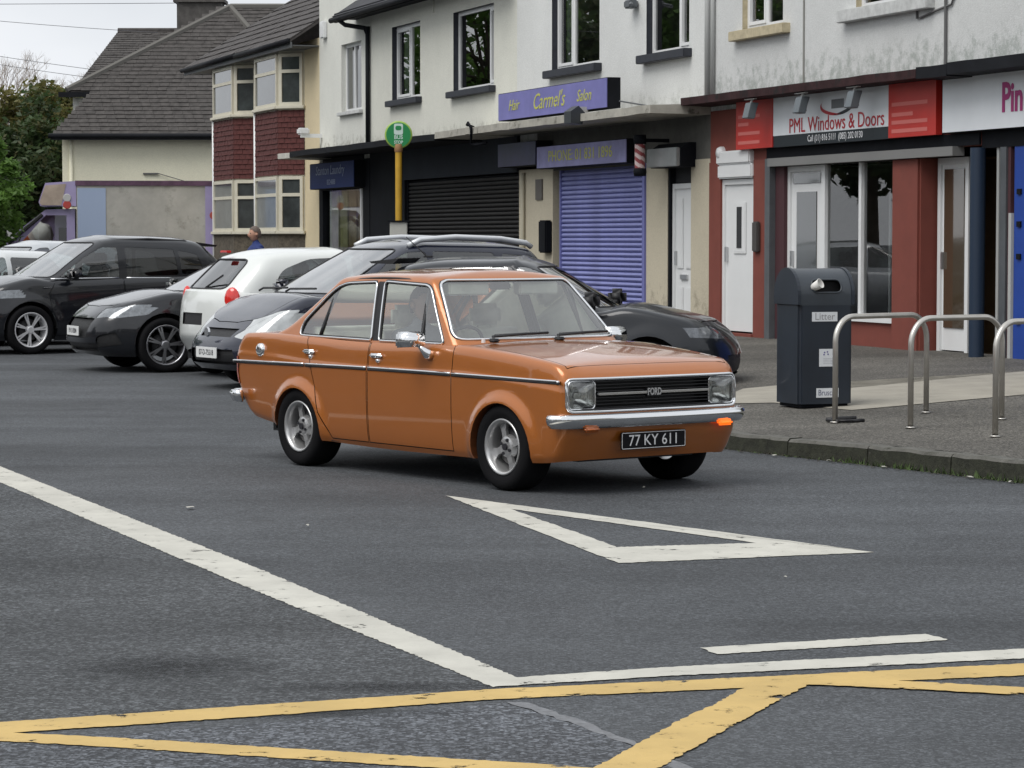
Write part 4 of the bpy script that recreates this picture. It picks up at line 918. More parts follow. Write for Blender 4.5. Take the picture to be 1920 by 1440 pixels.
# ------------------------------------------------------------------ the copper saloon in front
CHROME = M('chrome', (.80, .81, .82), .10, 1.0)
def escort(loc, yaw):
    root = thing('saloon_car', 'copper orange classic saloon with chrome bumpers driving towards the give-way triangle', 'car', loc, yaw)
    paint = M('copper_paint', (.42, .130, .021), .30, .38, 1.0, var=(2.2, .03))
    blk = M('black_trim', (.012, .012, .014), .5); rub = M('tyre_rubber', (.009, .009, .010), .95, bump=(60, .2), spec=.12)
    gl = glass('classic_glass', (.92, .98, .96), 1.0, 0, .19); wgl_ = glass('classic_screen', (.90, .96, .95), 1.0, 0, .20); cream = M('cream_vinyl', (.74, .72, .60), .55, var=(9, .08))
    AR = [(1.245, .262, .305, .030, .095), (-1.155, .255, .305, .030, .095)]
    S = dict(xf=[(0, 1.80), (.12, 1.835), (.28, 1.872), (.55, 1.885), (.82, 1.885), (.93, 1.865), (1, 1.81)], xr=[(0, -1.88), (.2, -2.01), (.5, -2.07), (.8, -2.07), (1, -2.01)],
             zt=[(-2.08, .86), (-2.0, .905), (-1.9, .928), (-1.5, .935), (-1.1, .925), (-.3, .908), (.5, .915), (.75, .915), (1.1, .895), (1.5, .858), (1.75, .825), (1.89, .79)],
             zb=[(-2.08, .44), (-1.85, .33), (-1.5, .28), (-.9, .2), (0, .185), (1.6, .2), (1.75, .215), (1.89, .24)],
             hw=[(-2.08, .735), (-1.7, .757), (-1.0, .775), (0, .782), (.8, .778), (1.5, .762), (1.89, .735)],
             prof=[(0, .945), (.06, .972), (.25, .992), (.5, 1.0), (.74, 1.0), (.77, .992), (.90, .978), (.965, .966), (1, .948)],
             crown=[(-2.03, .0), (-1.9, .02), (-1.5, .02), (.7, .026), (1.2, .024), (1.7, .020), (1.89, .010)],
             rf=.15, rr=.07, nf=4.5, nr=4, arches=AR, cockpit=(-1.35, .62, .665), res=(16, 150, 12, 44), capn=12,
             cabin=dict(xf=[(0, .75), (1, .285)], xr=[(0, -1.70), (.12, -1.55), (.4, -1.34), (1, -.95)], rf=[(0, .16), (1, .10)], rr=[(0, .2), (1, .14)],
                        hw=[(0, .712), (.5, .652), (.8, .612), (.92, .594), (.97, .578), (1, .552)], zr=[(-.95, 1.342), (-.55, 1.366), (0, 1.37), (.29, 1.352)],
                        nf=3.0, nr=3.0, crown=.042, res=(18, 60, 16, 30)))
    bm = make_tub(S)
    for (ax, az, ar, amp, wd) in AR:
        for sg in (1, -1):
            bmesh.ops.delete(bm, geom=clip(bm, side_faces(bm, sg), circle2(ax, az, ar, 36), (0, 2)), context='FACES')
    # rolled arch lips
    lips = []
    for e in [e for e in bm.edges if e.is_boundary]:
        c = (e.verts[0].co+e.verts[1].co)/2
        if abs(c.y) > .5 and any(abs(math.hypot(c.x-a[0], c.z-a[1])-a[2]) < .02 for a in AR):
            sg = 1 if c.y > 0 else -1
            lips.append([(v.co.x, v.co.y+d_*sg, v.co.z) for v, d_ in ((e.verts[0], .001), (e.verts[1], .001), (e.verts[1], -.06), (e.verts[0], -.06))])
    lb_ = B()
    for sx_ in (-1, 1):
        for sy_ in (-1, 1):
            lb_ = B()
            for q in lips:
                if q[0][0]*sx_ > 0 and q[0][1]*sy_ > 0: lb_.faces.new([lb_.verts.new(k) for k in q])
            bmesh.ops.remove_doubles(lb_, verts=lb_.verts, dist=.0008); link('arch_lip', lb_, M('arch_dark', (.10, .03, .008), .5), root)
    d = cut_panel(bm, root, 'front_door', [(-.262, .222), (.708, .222), (.708, .99), (-.262, .99)], (0, 2), side_faces(bm, -1, .3), paint)
    d2 = cut_panel(bm, root, 'rear_door', [(-.276, .222), (-.276, .99), (-1.06, .99), (-1.06, .72), (-1.0, .60), (-.86, .40), (-.79, .222)], (0, 2), side_faces(bm, -1, .3), paint)
    cut_panel(bm, root, 'bonnet', [(.765, -.655), (1.79, -.665), (1.79, .665), (.765, .655)], (0, 1), [f for f in bm.faces if f.normal.z > .5 and f.calc_center_median().x > .6], paint, .0025)
    fs = clip(bm, [f for f in bm.faces if f.normal.x > .1 and f.calc_center_median().x > 1.6], [(p[0]-.008, p[1]+.636) for p in rrect(1.405, .206, .035, 4)], (1, 2))
    gm = extract(bm, fs); floop = thin(loop_of(gm), .02); gm.free()
    for sg in (1, -1):
        fs = clip(bm, [f for f in bm.faces if f.normal.x < -.1 and f.calc_center_median().x < -1.7], [(p[0]+.60*sg, p[1]+.655) for p in rrect(.30, .20, .02, 3)], (1, 2))
        nb = extract(bm, fs); push(nb, -.006); link('tail_light', nb, M('tail_red', (.45, .06, .02), .2, coat=1), root, True)
    bvh = BVHTree.FromBMesh(bm)
    # flanks of the doors for things fastened to them
    def sy(x, z, sg=-1):
        for b in (bvh, dv):
            h = b.ray_cast(Vector((x, 3*sg, z)), Vector((0, -sg, 0)))
            if h[0] is not None and h[0].y*sg > .55: return h[0].y
        return .78*sg
    tmp = B()
    for q in (d, d2): tmp.from_mesh(q.data)
    dv = BVHTree.FromBMesh(tmp); tmp.free()
    body = link('body', bm, paint, root, True)
    # underside and wells
    bm = B(); box(bm, -1.75, 1.72, -.60, .60, .215, .36); tube(bm, [(-.2, -.2, .17), (.9, -.25, .17), (1.3, -.2, .2)], .03, 8); box(bm, .25, .75, -.45, -.1, .15, .23, .03)
    box(bm, 1.35, 1.7, -.5, .5, .2, .30, .02)
    for (ax, az, ar, amp, wd) in AR:
        for sg in (1, -1):
            pr = [(ax+(ar+.01)*math.cos(math.pi*k/20), az+(ar+.01)*math.sin(math.pi*k/20)) for k in range(21)]
            A = [bm.verts.new((p[0], sg*.755, p[1])) for p in pr]; Bq = [bm.verts.new((p[0], sg*.42, p[1])) for p in pr]
            for k in range(20): bm.faces.new((A[k], A[k+1], Bq[k+1], Bq[k]))
            bm.faces.new(Bq)
    link('underside', bm, blk, root)
    for sg in (-1, 1): bm = B(); box(bm, -.83, .93, sg*.70-.04, sg*.70+.04, .20, .50); link('sill_inner', bm, blk, root)
    # grille
    bm = B(); prism(bm, [(p[0]-.008, p[1]+.636) for p in rrect(1.42, .22, .035, 3)], 1.775, 1.782, 'x')
    gr = link('grille', bm, blk, root)
    for k in range(9):
        z = .555+k*.0205; bm = B(); box(bm, 1.815, 1.852, -.49, .475, z-.0028, z+.0028); link('slat', bm, M('grille_black', (.010, .010, .012), .35), gr)
    bm = B(); tube(bm, [(p.x+.006, p.y, p.z) for p in floop], .0095, 8, True); link('grille_frame', bm, CHROME, gr, True)
    bm = B(); tube(bm, [(p.x-.02, p.y*.985, (p.z-.636)*.93+.636) for p in floop], .012, 6, True); link('grille_seal', bm, blk, gr, True)
    for a, b in ((-.475, -.075), (.045, .455)):
        bm = B(); box(bm, 1.855, 1.876, a, b, .6335, .6495, .003); link('grille_bar', bm, CHROME, gr)
    text('badge', 'FORD', .062, M('badge_metal', (.55, .55, .55), .3, .8), gr, (1.872, -.015, .642), (R(90), 0, R(90)), .72, .004, off=.0015)
    bm = B(); box(bm, 1.84, 1.868, -.07, .04, .615, .669, .003); link('badge_plate', bm, blk, gr)
    for sg in (-1, 1):
        cy = -.008+sg*.585
        bm = B(); rr_ = [(p[0]+cy, p[1]+.636) for p in rrect(.212, .176, .028, 4)]
        tube(bm, [(1.846, y, z) for y, z in rr_], .007, 6, True); hl = link('headlight', bm, CHROME, root, True)
        bm = B(); rings = []
        for q, xx in ((1, 1.842), (.86, 1.815), (.55, 1.79), (.22, 1.782)):
            rings.append([bm.verts.new((xx, cy+(y-cy)*q, .636+(z-.636)*q)) for y, z in rr_])
        for a, b in zip(rings, rings[1:]):
            for i in range(len(a)): bm.faces.new((a[i], a[(i+1) % len(a)], b[(i+1) % len(a)], b[i]))
        bm.faces.new(rings[-1]); bmesh.ops.recalc_face_normals(bm, faces=bm.faces); link('reflector', bm, M('reflector', (.86, .86, .86), .22, 1), hl, True)
        bm = B(); lathe(bm, [(.001, 1.83), (.018, 1.825), (.02, 1.785)], 12, 'x', (0, cy, .63)); link('bulb', bm, M('bulb', (.7, .7, .68), .2), hl, True)
        bm = B(); rings = []
        for q, xx in ((1, 1.846), (.9, 1.853), (.6, 1.859), (.25, 1.862)):
            rings.append([bm.verts.new((xx, cy+(y-cy)*q, .636+(z-.636)*q)) for y, z in rr_])
        for a, b in zip(rings, rings[1:]):
            for i in range(len(a)): bm.faces.new((a[i], a[(i+1) % len(a)], b[(i+1) % len(a)], b[i]))
        bm.faces.new(rings[-1]); bmesh.ops.recalc_face_normals(bm, faces=bm.faces); link('lens', bm, glass('lamp_lens', (.86, .88, .86), 1, .05, .12), hl, True)
        # indicators hang under the bumper
        bm = B(); box(bm, 1.885, 1.930, sg*.56-.06, sg*.56+.06, .405, .443, .014)
        link('indicator', bm, M('amber_lit', (.9, .22, .02), .3, emit=((1, .13, .01), .9)) if sg > 0 else M('amber', (.42, .10, .01), .25, coat=.6), root, True, label='lit amber indicator' if sg > 0 else 'unlit amber indicator')
    # bumpers
    def bumper(nm, path, z):
        bm = B(); prof = [(-.054, .0), (-.052, .010), (-.030, .026), (-.004, .038), (.018, .037), (.032, .026), (.037, .006), (.032, -.012), (-.048, -.012)]
        P = [Vector((x, y, z)) for x, y in path]; prev = None
        for i, p in enumerate(P):
            t = (P[min(i+1, len(P)-1)]-P[max(i-1, 0)]).normalized(); n = Vector((t.y, -t.x, 0))
            if n.dot(Vector((p.x, p.y*.3, 0))) < 0: n = -n
            ring = [bm.verts.new(p+n*b+Vector((0, 0, a))) for a, b in prof]
            if prev:
                for k in range(len(prof)): bm.faces.new((prev[k], prev[(k+1) % len(prof)], ring[(k+1) % len(prof)], ring[k]))
            else: bm.faces.new(ring)
            prev = ring
        bm.faces.new(prev[::-1]); bmesh.ops.recalc_face_normals(bm, faces=bm.faces)
        return link(nm, bm, CHROME, root, True)
    hp = [(1.77, .785), (1.79, .782), (1.815, .768), (1.85, .735), (1.878, .68), (1.892, .60), (1.905, .4), (1.912, .2)]
    bumper('front_bumper', hp+[(1.914, 0)]+[(x, -y) for x, y in hp[::-1]], .482)
    hp = [(-1.88, .79), (-1.95, .785), (-2.02, .765), (-2.08, .72), (-2.105, .62), (-2.11, .3)]
    bumper('rear_bumper', hp+[(-2.112, 0)]+[(x, -y) for x, y in hp[::-1]], .475)
    plate(root, '77 KY 611', 1.893, -.04, .337, .54, .112, 0, M('plate_black', (.006, .006, .008), .6, spec=.15), M('plate_silver', (.72, .72, .72), .4), .100, 'black number plate with silver characters', M('plate_silver', (.72, .72, .72), .4), .98)
    # chrome waist strips, one piece per panel
    for x0, x1 in ((-2.01, -1.068), (-1.052, -.282), (-.256, .700), (.716, 1.84)):
        pts = [(lerp(x0, x1, k/24), 0, .724+.014*math.sin((lerp(x0, x1, k/24)+2.)/3.9*3.1)) for k in range(25)]
        bm = B(); tube(bm, [(x, sy(x, z)-.004, z) for x, _, z in pts], .0085, 6); link('waist_strip', bm, CHROME, root, True)
        bm = B(); tube(bm, [(x, sy(x, z-.014)-.001, z-.0135) for x, _, z in pts], .0075, 5); link('strip_seal', bm, blk, root, True)
    for hx, par in ((-1.0, d2), (-.155, d)):
        y = sy(hx, .822); bm = B(); box(bm, hx-.072, hx+.072, y-.028, y-.004, .808, .838, .011); hd = link('door_handle', bm, CHROME, par, True)
        bm = B(); lathe(bm, [(.001, y-.02), (.013, y-.02), (.015, y)], 12, 'y', (hx+.015, 0, .788)); link('door_lock', bm, CHROME, par, True)
    y = sy(-1.675, .812); bm = B(); lathe(bm, [(.001, y-.026), (.034, y-.026), (.046, y-.018), (.05, y+.01)], 24, 'y', (-1.675, 0, .812)); link('fuel_cap', bm, CHROME, root, True)
    bm = B(); lathe(bm, [(.001, .03), (.012, .028), (.014, 0)], 12, 'z', (.80, -.58, .935)); link('washer_jet', bm, M('white_plastic', (.7, .7, .7), .4), root)
    # mirrors
    for sg in (-1, 1):
        bm = B(); prism(bm, [(.32, .895), (.33, 1.0), (.39, 1.005), (.44, .985), (.45, .905)], sg*.875-.085, sg*.875+.085, 'y'); bmesh.ops.bevel(bm, geom=list(bm.edges), offset=.012, segments=2, affect='EDGES')
        mm = link('mirror', bm, CHROME, root, True)
        bm = B(); tube(bm, [(.46, sg*.762, .845), (.46, sg*.795, .858), (.44, sg*.82, .89), (.42, sg*.84, .92)], [.040, .034, .018, .014], 8); link('mirror_stalk', bm, CHROME, mm, True)
    # cabin
    G = S['cabin']; bm = make_cabin(S)
    fw = roundpoly([(-.228, .922), (.535, .922), (.24, 1.305), (-.30, 1.326)], [.02, .03, .06, .03]); rw = roundpoly([(-.318, .922), (-.39, 1.322), (-.86, 1.305), (-1.20, 1.03), (-1.225, .932)], [.02, .03, .14, .12, .05])
    for sg in (-1, 1):
        for nm, poly in (('front_window', fw), ('rear_side_window', rw)):
            nb = extract(bm, clip(bm, side_faces(bm, sg, .3), poly, (0, 2))); lp = thin(loop_of(nb), .015); push(nb, .006); w = link(nm, nb, gl, root, True)
            b2 = B(); tube(b2, [(p.x, p.y+.003*sg, p.z) for p in lp], .0085, 6, True); link('window_trim', b2, CHROME, w, True)
            b2 = B(); tube(b2, [p*1.0+Vector((0, -.006*sg, 0)) for p in lp], .015, 5, True); link('window_seal', b2, blk, w, True)
        nb = extract(bm, clip(bm, side_faces(bm, sg, .3), [(-.308, .92), (-.238, .92), (-.31, 1.325), (-.38, 1.325)], (0, 2))); link('door_pillar', nb, blk, root, True)
        for (x0, z0), (x1, z1) in (((.275, .93), (.19, 1.30)), ((-.96, .94), (-.90, 1.27))):
            b2 = B()
            zz = lambda z: .712-.155*max(0, (z-.91)/.44)**1.15
            tube(b2, [(lerp(x0, x1, k/6), sg*(zz(lerp(z0, z1, k/6))-.004), lerp(z0, z1, k/6)) for k in range(7)], .013, 6); link('window_divider', b2, blk, root, True)
        # rain gutter
        b2 = B(); pts = []
        for k in range(31):
            t = k/30
            if t < .16: u = t/.16; pts.append((lerp(.47, .215, u), sg*lerp(.668, .572, u), lerp(1.0, 1.326, u)))
            elif t < .82: u = (t-.16)/.66; pts.append((lerp(.215, -.86, u), sg*(.575+.006*math.sin(u*3.14)), lerp(1.326, 1.318, u)+.026*math.sin(u*3.14)))
            else: u = (t-.82)/.18; pts.append((lerp(-.86, -1.24, u), sg*lerp(.575, .655, u), lerp(1.318, 1.055, u)))
        tube(b2, pts, .010, 6); link('rain_gutter', b2, M('gutter_dark', (.03, .016, .01), .35), root, True)
    nb = extract(bm, clip(bm, [f for f in bm.faces if f.normal.x > .15 and f.normal.z < .97 and f.calc_center_median().x > .1], roundpoly([(-.682, .952), (.682, .952), (.545, 1.34), (-.545, 1.34)], .06), (1, 2)))
    lp = thin(loop_of(nb), .015); push(nb, .004); ws = link('windscreen', nb, wgl_, root, True)
    b2 = B(); tube(b2, lp, .010, 6, True); link('windscreen_trim', b2, CHROME, ws, True)
    b2 = B(); tube(b2, [p+Vector((-.008, 0, -.004)) for p in lp], .015, 6, True); link('windscreen_seal', b2, blk, ws, True)
    fs = clip(bm, [f for f in bm.faces if f.normal.x < -.1 and f.normal.z < .97 and f.calc_center_median().x < -.9], roundpoly([(-.60, 1.0), (.60, 1.0), (.47, 1.30), (-.47, 1.30)], .06), (1, 2))
    if fs: nb = extract(bm, fs); link('rear_window', nb, gl, root, True)
    link('roof', bm, paint, root, True)
    for py, ln, s0 in ((-.50, .45, 1), (.05, .42, 1)):
        bm = B(); x = .80; tube(bm, [(x+.015, py, .945), (x-.03, py+.02, .972), (x-.045, py+.2, .980), (x-.05, py+ln-.1, .985)], .010, 6); tube(bm, [(x-.06, py+.06, .978), (x-.06, py+ln+.06, .988)], .009, 6); box(bm, x-.015, x+.045, py-.035, py+.03, .935, .963, .01)
        link('wiper', bm, blk, root, True)
    # inside
    bm = B(); box(bm, .34, .66, -.62, .62, .70, .90, .06); box(bm, .22, .40, -.55, -.16, .82, .93, .04); link('dashboard', bm, M('dash_black', (.02, .02, .022), .7), root)
    def seat(nm, x, y, w, hr):
        bm = B(); box(bm, x-.05, x+.46, y-w, y+w, .36, .52, .06); prism(bm, [(x+.02, .46), (x-.10, .97), (x-.16, 1.0), (x-.23, .97), (x-.12, .44)], y-w, y+w, 'y')
        bmesh.ops.bevel(bm, geom=[e for e in bm.edges if e.calc_length() > .2], offset=.02, segments=2, affect='EDGES')
        if hr: box(bm, x-.24, x-.14, y-.13, y+.13, 1.00, 1.16, .035); tube(bm, [(x-.19, y-.05, .95), (x-.19, y-.05, 1.02)], .008, 6); tube(bm, [(x-.19, y+.05, .95), (x-.19, y+.05, 1.02)], .008, 6)
        return link(nm, bm, cream, root, True)
    seat('front_seat', -.22, -.34, .24, True); seat('front_seat', -.22, .34, .24, True); seat('rear_bench', -1.02, 0, .60, False)
    bm = B(); box(bm, -1.5, -1.15, -.62, .62, .86, .90, .01); link('parcel_shelf', bm, M('shelf', (.45, .43, .36), .9), root)
    for sg in (1, -1): bm = B(); box(bm, -.98, .30, sg*.70-.015, sg*.70+.015, .40, .88); link('door_card', bm, cream, root)
    bm = B(); C = Vector((.22, -.34, .86)); ax = Vector((-.9, 0, .42)).normalized(); u = Vector((0, 1, 0)); v = ax.cross(u)
    tube(bm, [C+(u*math.cos(a)+v*math.sin(a))*.18 for a in [2*math.pi*k/28 for k in range(28)]], .013, 6, True); tube(bm, [C-u*.17, C-ax*.04, C+u*.17], .012, 6); tube(bm, [C-ax*.03, C-ax*.3], .03, 8)
    link('steering_wheel', bm, M('dash_black', (.02, .02, .022), .7), root, True)
    for y in (-.30, .30): bm = B(); box(bm, .19, .27, y-.17, y+.17, 1.235, 1.325, .01); link('sun_visor', bm, cream, root)
    bm = B(); box(bm, .20, .23, -.09, .09, 1.27, 1.32, .01); link('rear_view_mirror', bm, blk, root)
    bm = B(); box(bm, -.9, .2, -.5, .5, 1.325, 1.335); link('headlining', bm, cream, root)
    alloy = M('silver_rim', (.52, .52, .52), .32, .75)
    for ax in (1.245, -1.155):
        for sg in (1, -1): tyre_rim(root, 'wheel', ax, sg*.665, .283, .184, .225, sg, 4, (rub, alloy, blk), 'four', .066)
    return root
CAR = escort((-.2147, 18.5518, 0), R(-52.53))
# ------------------------------------------------------------------ the parked cars
def modern(L, Wd, H, wb, fo, belt, hood, nose, xa, xwt, xrt, wheel, rake=.12, **kw):
    """xa: windscreen foot, xwt: windscreen head, xrt: rear end of the roof (x, wheelbase centre = 0)"""
    xf = wb/2+fo; xr = xf-L; w = Wd/2; ar = wheel[0]+.045
    S = dict(xf=[(0, xf-.12), (.15, xf-.02), (.4, xf), (.65, xf-.025), (.85, xf-.11), (1, xf-.27)],
             xr=[(0, xr+.10), (.2, xr), (.5, xr+.01), (.8, xr+.03), (1, xr+.08)],
             zt=[(xr, belt+.05), (-wb/2, belt+.03), (0, belt), (xa-.1, belt-.02), (xa+.15, hood), ((xa+xf)/2, lerp(hood, nose, .42)), (xf-.2, nose+.03), (xf, nose-.06)],
             zb=[(xr, .38), (-wb/2-.3, .24), (-wb/2+.3, .19), (wb/2, .19), (xf-.25, .20), (xf, .24)],
             hw=[(xr, w*.88), (xr+.4, w*.96), (-wb/4, w), (wb/4, w), (wb/2, w*.985), (xf, w*.84)],
             prof=[(0, .93), (.08, .965), (.3, .995), (.5, 1.0), (.72, .985), (.9, .962), (.96, .945), (1, .905)],
             crown=[(xr, .0), (0, .02), (xa+.2, .045), (xf-.4, .04), (xf, .02)], rf=.50, rr=.38, nf=3.0, nr=3.2,
             arches=[(wb/2, wheel[0]+.01, ar, .02, .14), (-wb/2, wheel[0]+.01, ar, .02, .14)],
             cockpit=(xr+.30, xa, w*.80), axf=wb/2, axr=-wb/2, wheel=wheel, mirror=(xa-.38, w+.09, belt+.07), res=(14, 80, 12, 26), capn=9)
    zr = H-.06
    S['cabin'] = dict(xf=[(0, xa+.10), (1, xwt)], xr=[(0, xr+.12), (.3, xr+.12+rake*.35), (1, xrt)], rf=[(0, .34), (1, .26)], rr=[(0, .34), (1, .28)],
                      hw=[(0, w*.895), (.45, w*.85), (.8, w*.775), (.93, w*.72), (1, w*.65)],
                      zr=[(xrt, zr-.07), (xrt+.5, zr-.01), (-.1, zr+.01), (xwt-.3, zr-.005), (xwt, zr-.035)], nf=2.5, nr=2.7, crown=.05, res=(14, 44, 12, 20), xscr=xwt-.3, xrs=xrt+.3,
                      screen=roundpoly([(-w*.80, belt+.03), (w*.80, belt+.03), (w*.64, zr-.05), (-w*.64, zr-.05)], .07))
    S['doors'] = [[(-.10, .26), (xa-.12, .26), (xa-.05, belt-.2), (xa-.30, belt+.2), (-.10, belt+.2)], [(-.115, .26), (-.115, belt+.2), (-wb/2-.02, belt+.2), (-wb/2+.03, belt-.22), (-wb/2+ar+.05, .26)]]
    S['handles'] = [(.02, belt-.14), (-.90, belt-.12)]
    for k, v in kw.items():
        if k == 'cab': S['cabin'].update(v)
        else: S[k] = v
    return S
LAMP = M('headlamp_glass', (.52, .54, .54), .15, .3, 1.0, var=(9, .16)); DLAMP = M('headlamp_dark', (.12, .13, .145), .12, .4, 1.0, var=(16, .5))
SLAMP = M('headlamp_slim', (.20, .215, .23), .12, .4, 1.0, var=(18, .35)); BLK = M('black_plastic', (.018, .018, .02), .55); MESH = M('mesh_black', (.008, .008, .009), .5, bump=(160, .6))
RED = M('lamp_red', (.62, .018, .012), .16, 0, 1.0, var=(20, .2)); GLS = M('bright_trim', (.65, .66, .68), .2, .9); WHP = M('plate_white', (.72, .73, .72), .4); INK = M('plate_ink', (.02, .02, .03), .5)
p_black = M('paint_black', (.005, .006, .009), .28, .0, .85, spec=.3); p_navy = M('paint_navy', (.008, .011, .026), .25, .2, .8)
p_white = M('paint_white', (.66, .68, .66), .3, 0, .8); p_grey = M('paint_charcoal', (.009, .011, .015), .32, .2, .6, spec=.4); p_silver = M('paint_silver', (.50, .52, .54), .3, .55, .8)
PARK = 'cars parked in front of the shops'
# black hatchback right behind the saloon
S = modern(4.02, 1.76, 1.455, 2.50, .83, .92, .94, .76, .86, .16, -1.36, (.31, .21, .2), .25, mirror=(.70, .98, 1.01), msize=1.25, glassmat=glass('hatch_glass', (.62, .68, .67), 1, 0, .30), seatmat=M('seat_grey', (.16, .165, .17), .9), mirrormat=M('black_plastic', (.018, .018, .02), .55),
           front=[('headlight', [(.50, .64), (.80, .66), (.80, .76), (.62, .76), (.50, .70)], DLAMP, .004, True), ('grille', [(-.5, .28), (.5, .28), (.55, .48), (-.55, .48)], MESH, .02, False)],
           side=[('headlight_side', [(1.70, .67), (2.0, .64), (2.0, .74), (1.80, .77), (1.66, .75)], DLAMP, .003), ('sill_trim', [(-.85, .12), (.85, .12), (.85, .30), (-.85, .30)], BLK, .0)])
S['cabin']['windows'] = [roundpoly([(-.08, .94), (.62, .945), (.30, 1.24), (.02, 1.345), (-.08, 1.352)], .04), roundpoly([(-.16, .94), (-.16, 1.352), (-.75, 1.335), (-1.05, 1.22), (-1.02, .97)], .05), roundpoly([(.68, .945), (.80, .945), (.44, 1.19), (.40, 1.17)], .02)]
hb, bv = generic_car('hatchback_car', 'black hatchback right behind the copper saloon, facing the litter bin', PARK, (.24, 27.0, 0), R(-10), S, p_grey, -1)
bm = B(); prism(bm, [(-1.36, 1.37), (-1.58, 1.375), (-1.60, 1.395), (-1.30, 1.425)], -.54, .54, 'y'); link('spoiler', bm, BLK, hb)
bm = B(); tube(bm, [(-1.12, 0, 1.44), (-1.34, 0, 1.64)], [.008, .004], 5); box(bm, -1.16, -1.06, -.03, .03, 1.43, 1.45, .008); link('aerial', bm, BLK, hb)
# dark blue people carrier
S = modern(4.36, 1.79, 1.62, 2.75, .88, 1.0, .99, .67, 1.22, .28, -1.62, (.315, .21, .2), .30,
           front=[('headlight', roundpoly([(.40, .58), (.60, .55), (.88, .70), (.88, .84), (.70, .80)], .04), LAMP, .004, True), ('grille', [(-.36, .57), (.36, .57), (.40, .66), (-.40, .66)], MESH, .02, False), ('lower_intake', [(-.55, .28), (.55, .28), (.5, .44), (-.5, .44)], MESH, .03, False)],
           side=[('headlight_side', roundpoly([(1.72, .66), (2.02, .58), (2.1, .72), (1.72, .86), (1.55, .87)], .03), LAMP, .003)])
S['cabin']['windows'] = [roundpoly([(-.08, 1.03), (.86, 1.03), (.42, 1.36), (.15, 1.475), (-.08, 1.485)], .05), roundpoly([(-.16, 1.03), (-.16, 1.485), (-.95, 1.47), (-1.02, 1.05)], .04), roundpoly([(-1.10, 1.06), (-1.05, 1.46), (-1.40, 1.43), (-1.50, 1.12)], .05), roundpoly([(.95, 1.03), (1.12, 1.03), (.66, 1.30), (.56, 1.32)], .02)]
mv, bv = generic_car('people_carrier', 'dark blue people carrier with pale roof rails beside the white hatchback', PARK, (-1.38, 29.95, 0), R(-148), S, p_navy, 1)
for sg in (1, -1):
    bm = B(); tube(bm, [(.10, sg*.60, 1.545), (-.05, sg*.61, 1.61), (-.5, sg*.61, 1.64), (-1.1, sg*.60, 1.62), (-1.45, sg*.58, 1.575), (-1.52, sg*.58, 1.53)], .032, 8); link('roof_rail', bm, M('rail_pale', (.62, .64, .66), .35, .3), mv, True)
plate(mv, '', 2.262, 0, .40, .50, .115, 0, WHP, INK, .1); text('plate_lettering', '07-D-75518', .085, INK, mv, (2.268, 0, .398), (R(90), 0, R(90)), .85, .0006)
bm = B()
for y0, y1 in ((-.65, -.05), (.0, .62)): tube(bm, [(1.30, y0, 1.045), (1.27, y0+.05, 1.075), (1.25, y1, 1.085)], .012, 5)
link('wipers', bm, BLK, mv)
bm = B(); lathe(bm, [(.001, 2.262), (.05, 2.262), (.055, 2.24)], 16, 'x', (0, 0, .62)); link('badge', bm, GLS, mv)
# white rounded hatchback, seen from behind
S = modern(3.72, 1.66, 1.53, 2.43, .66, .98, .95, .74, .80, .10, -1.32, (.295, .19, .18), .34, rr=.42, nr=2.5,
           rear=[('number_plate_recess', [(-.28, .62), (.28, .62), (.28, .76), (-.28, .76)], BLK, .02, False)])
S['cabin'].update(windows=[roundpoly([(-.06, 1.0), (.62, 1.0), (.32, 1.27), (.05, 1.40), (-.06, 1.405)], .06), roundpoly([(-.13, 1.0), (-.13, 1.405), (-.62, 1.385), (-.98, 1.26), (-1.10, 1.08), (-1.04, 1.02)], .09)], rearscreen=roundpoly([(-.52, 1.04), (.52, 1.04), (.44, 1.38), (-.44, 1.38)], .08), nr=2.5, rr=[(0, .40), (1, .3)])
mc, bv = generic_car('hatchback_car', 'small white rounded hatchback parked nose-in, tail lights towards the road', PARK, (-2.17, 32.15, 0), R(30), S, p_white, -1)
plate(mc, '', -1.775, 0, .69, .50, .11, R(180), WHP, INK, .1)
for sg in (1, -1):
    bm = B(); bmesh.ops.create_uvsphere(bm, u_segments=18, v_segments=12, radius=1, matrix=Matrix.Translation((-1.60, sg*.655, .90)) @ Matrix.Rotation(R(-38*sg), 4, 'Z') @ Matrix.Diagonal((.055, .105, .165, 1)))
    tl = link('tail_light', bm, RED, mc, True); bm = B(); bmesh.ops.create_uvsphere(bm, u_segments=14, v_segments=10, radius=1, matrix=Matrix.Translation((-1.635, sg*.66, .85)) @ Matrix.Diagonal((.03, .05, .05, 1))); link('lamp_bulb', bm, M('lamp_clear', (.6, .35, .3), .15, 0, 1), tl, True)
bm = B(); box(bm, -1.42, -1.36, -.10, .10, 1.455, 1.485, .008); link('brake_light', bm, RED, mc)
bm = B(); tube(bm, [(-1.66, .0, 1.03), (-1.68, -.1, 1.06), (-1.61, -.42, 1.20)], .012, 5); link('rear_wiper', bm, BLK, mc)
bm = B(); lathe(bm, [(.001, -1.80), (.04, -1.80), (.045, -1.77)], 14, 'x', (0, 0, .90)); link('badge', bm, GLS, mc)
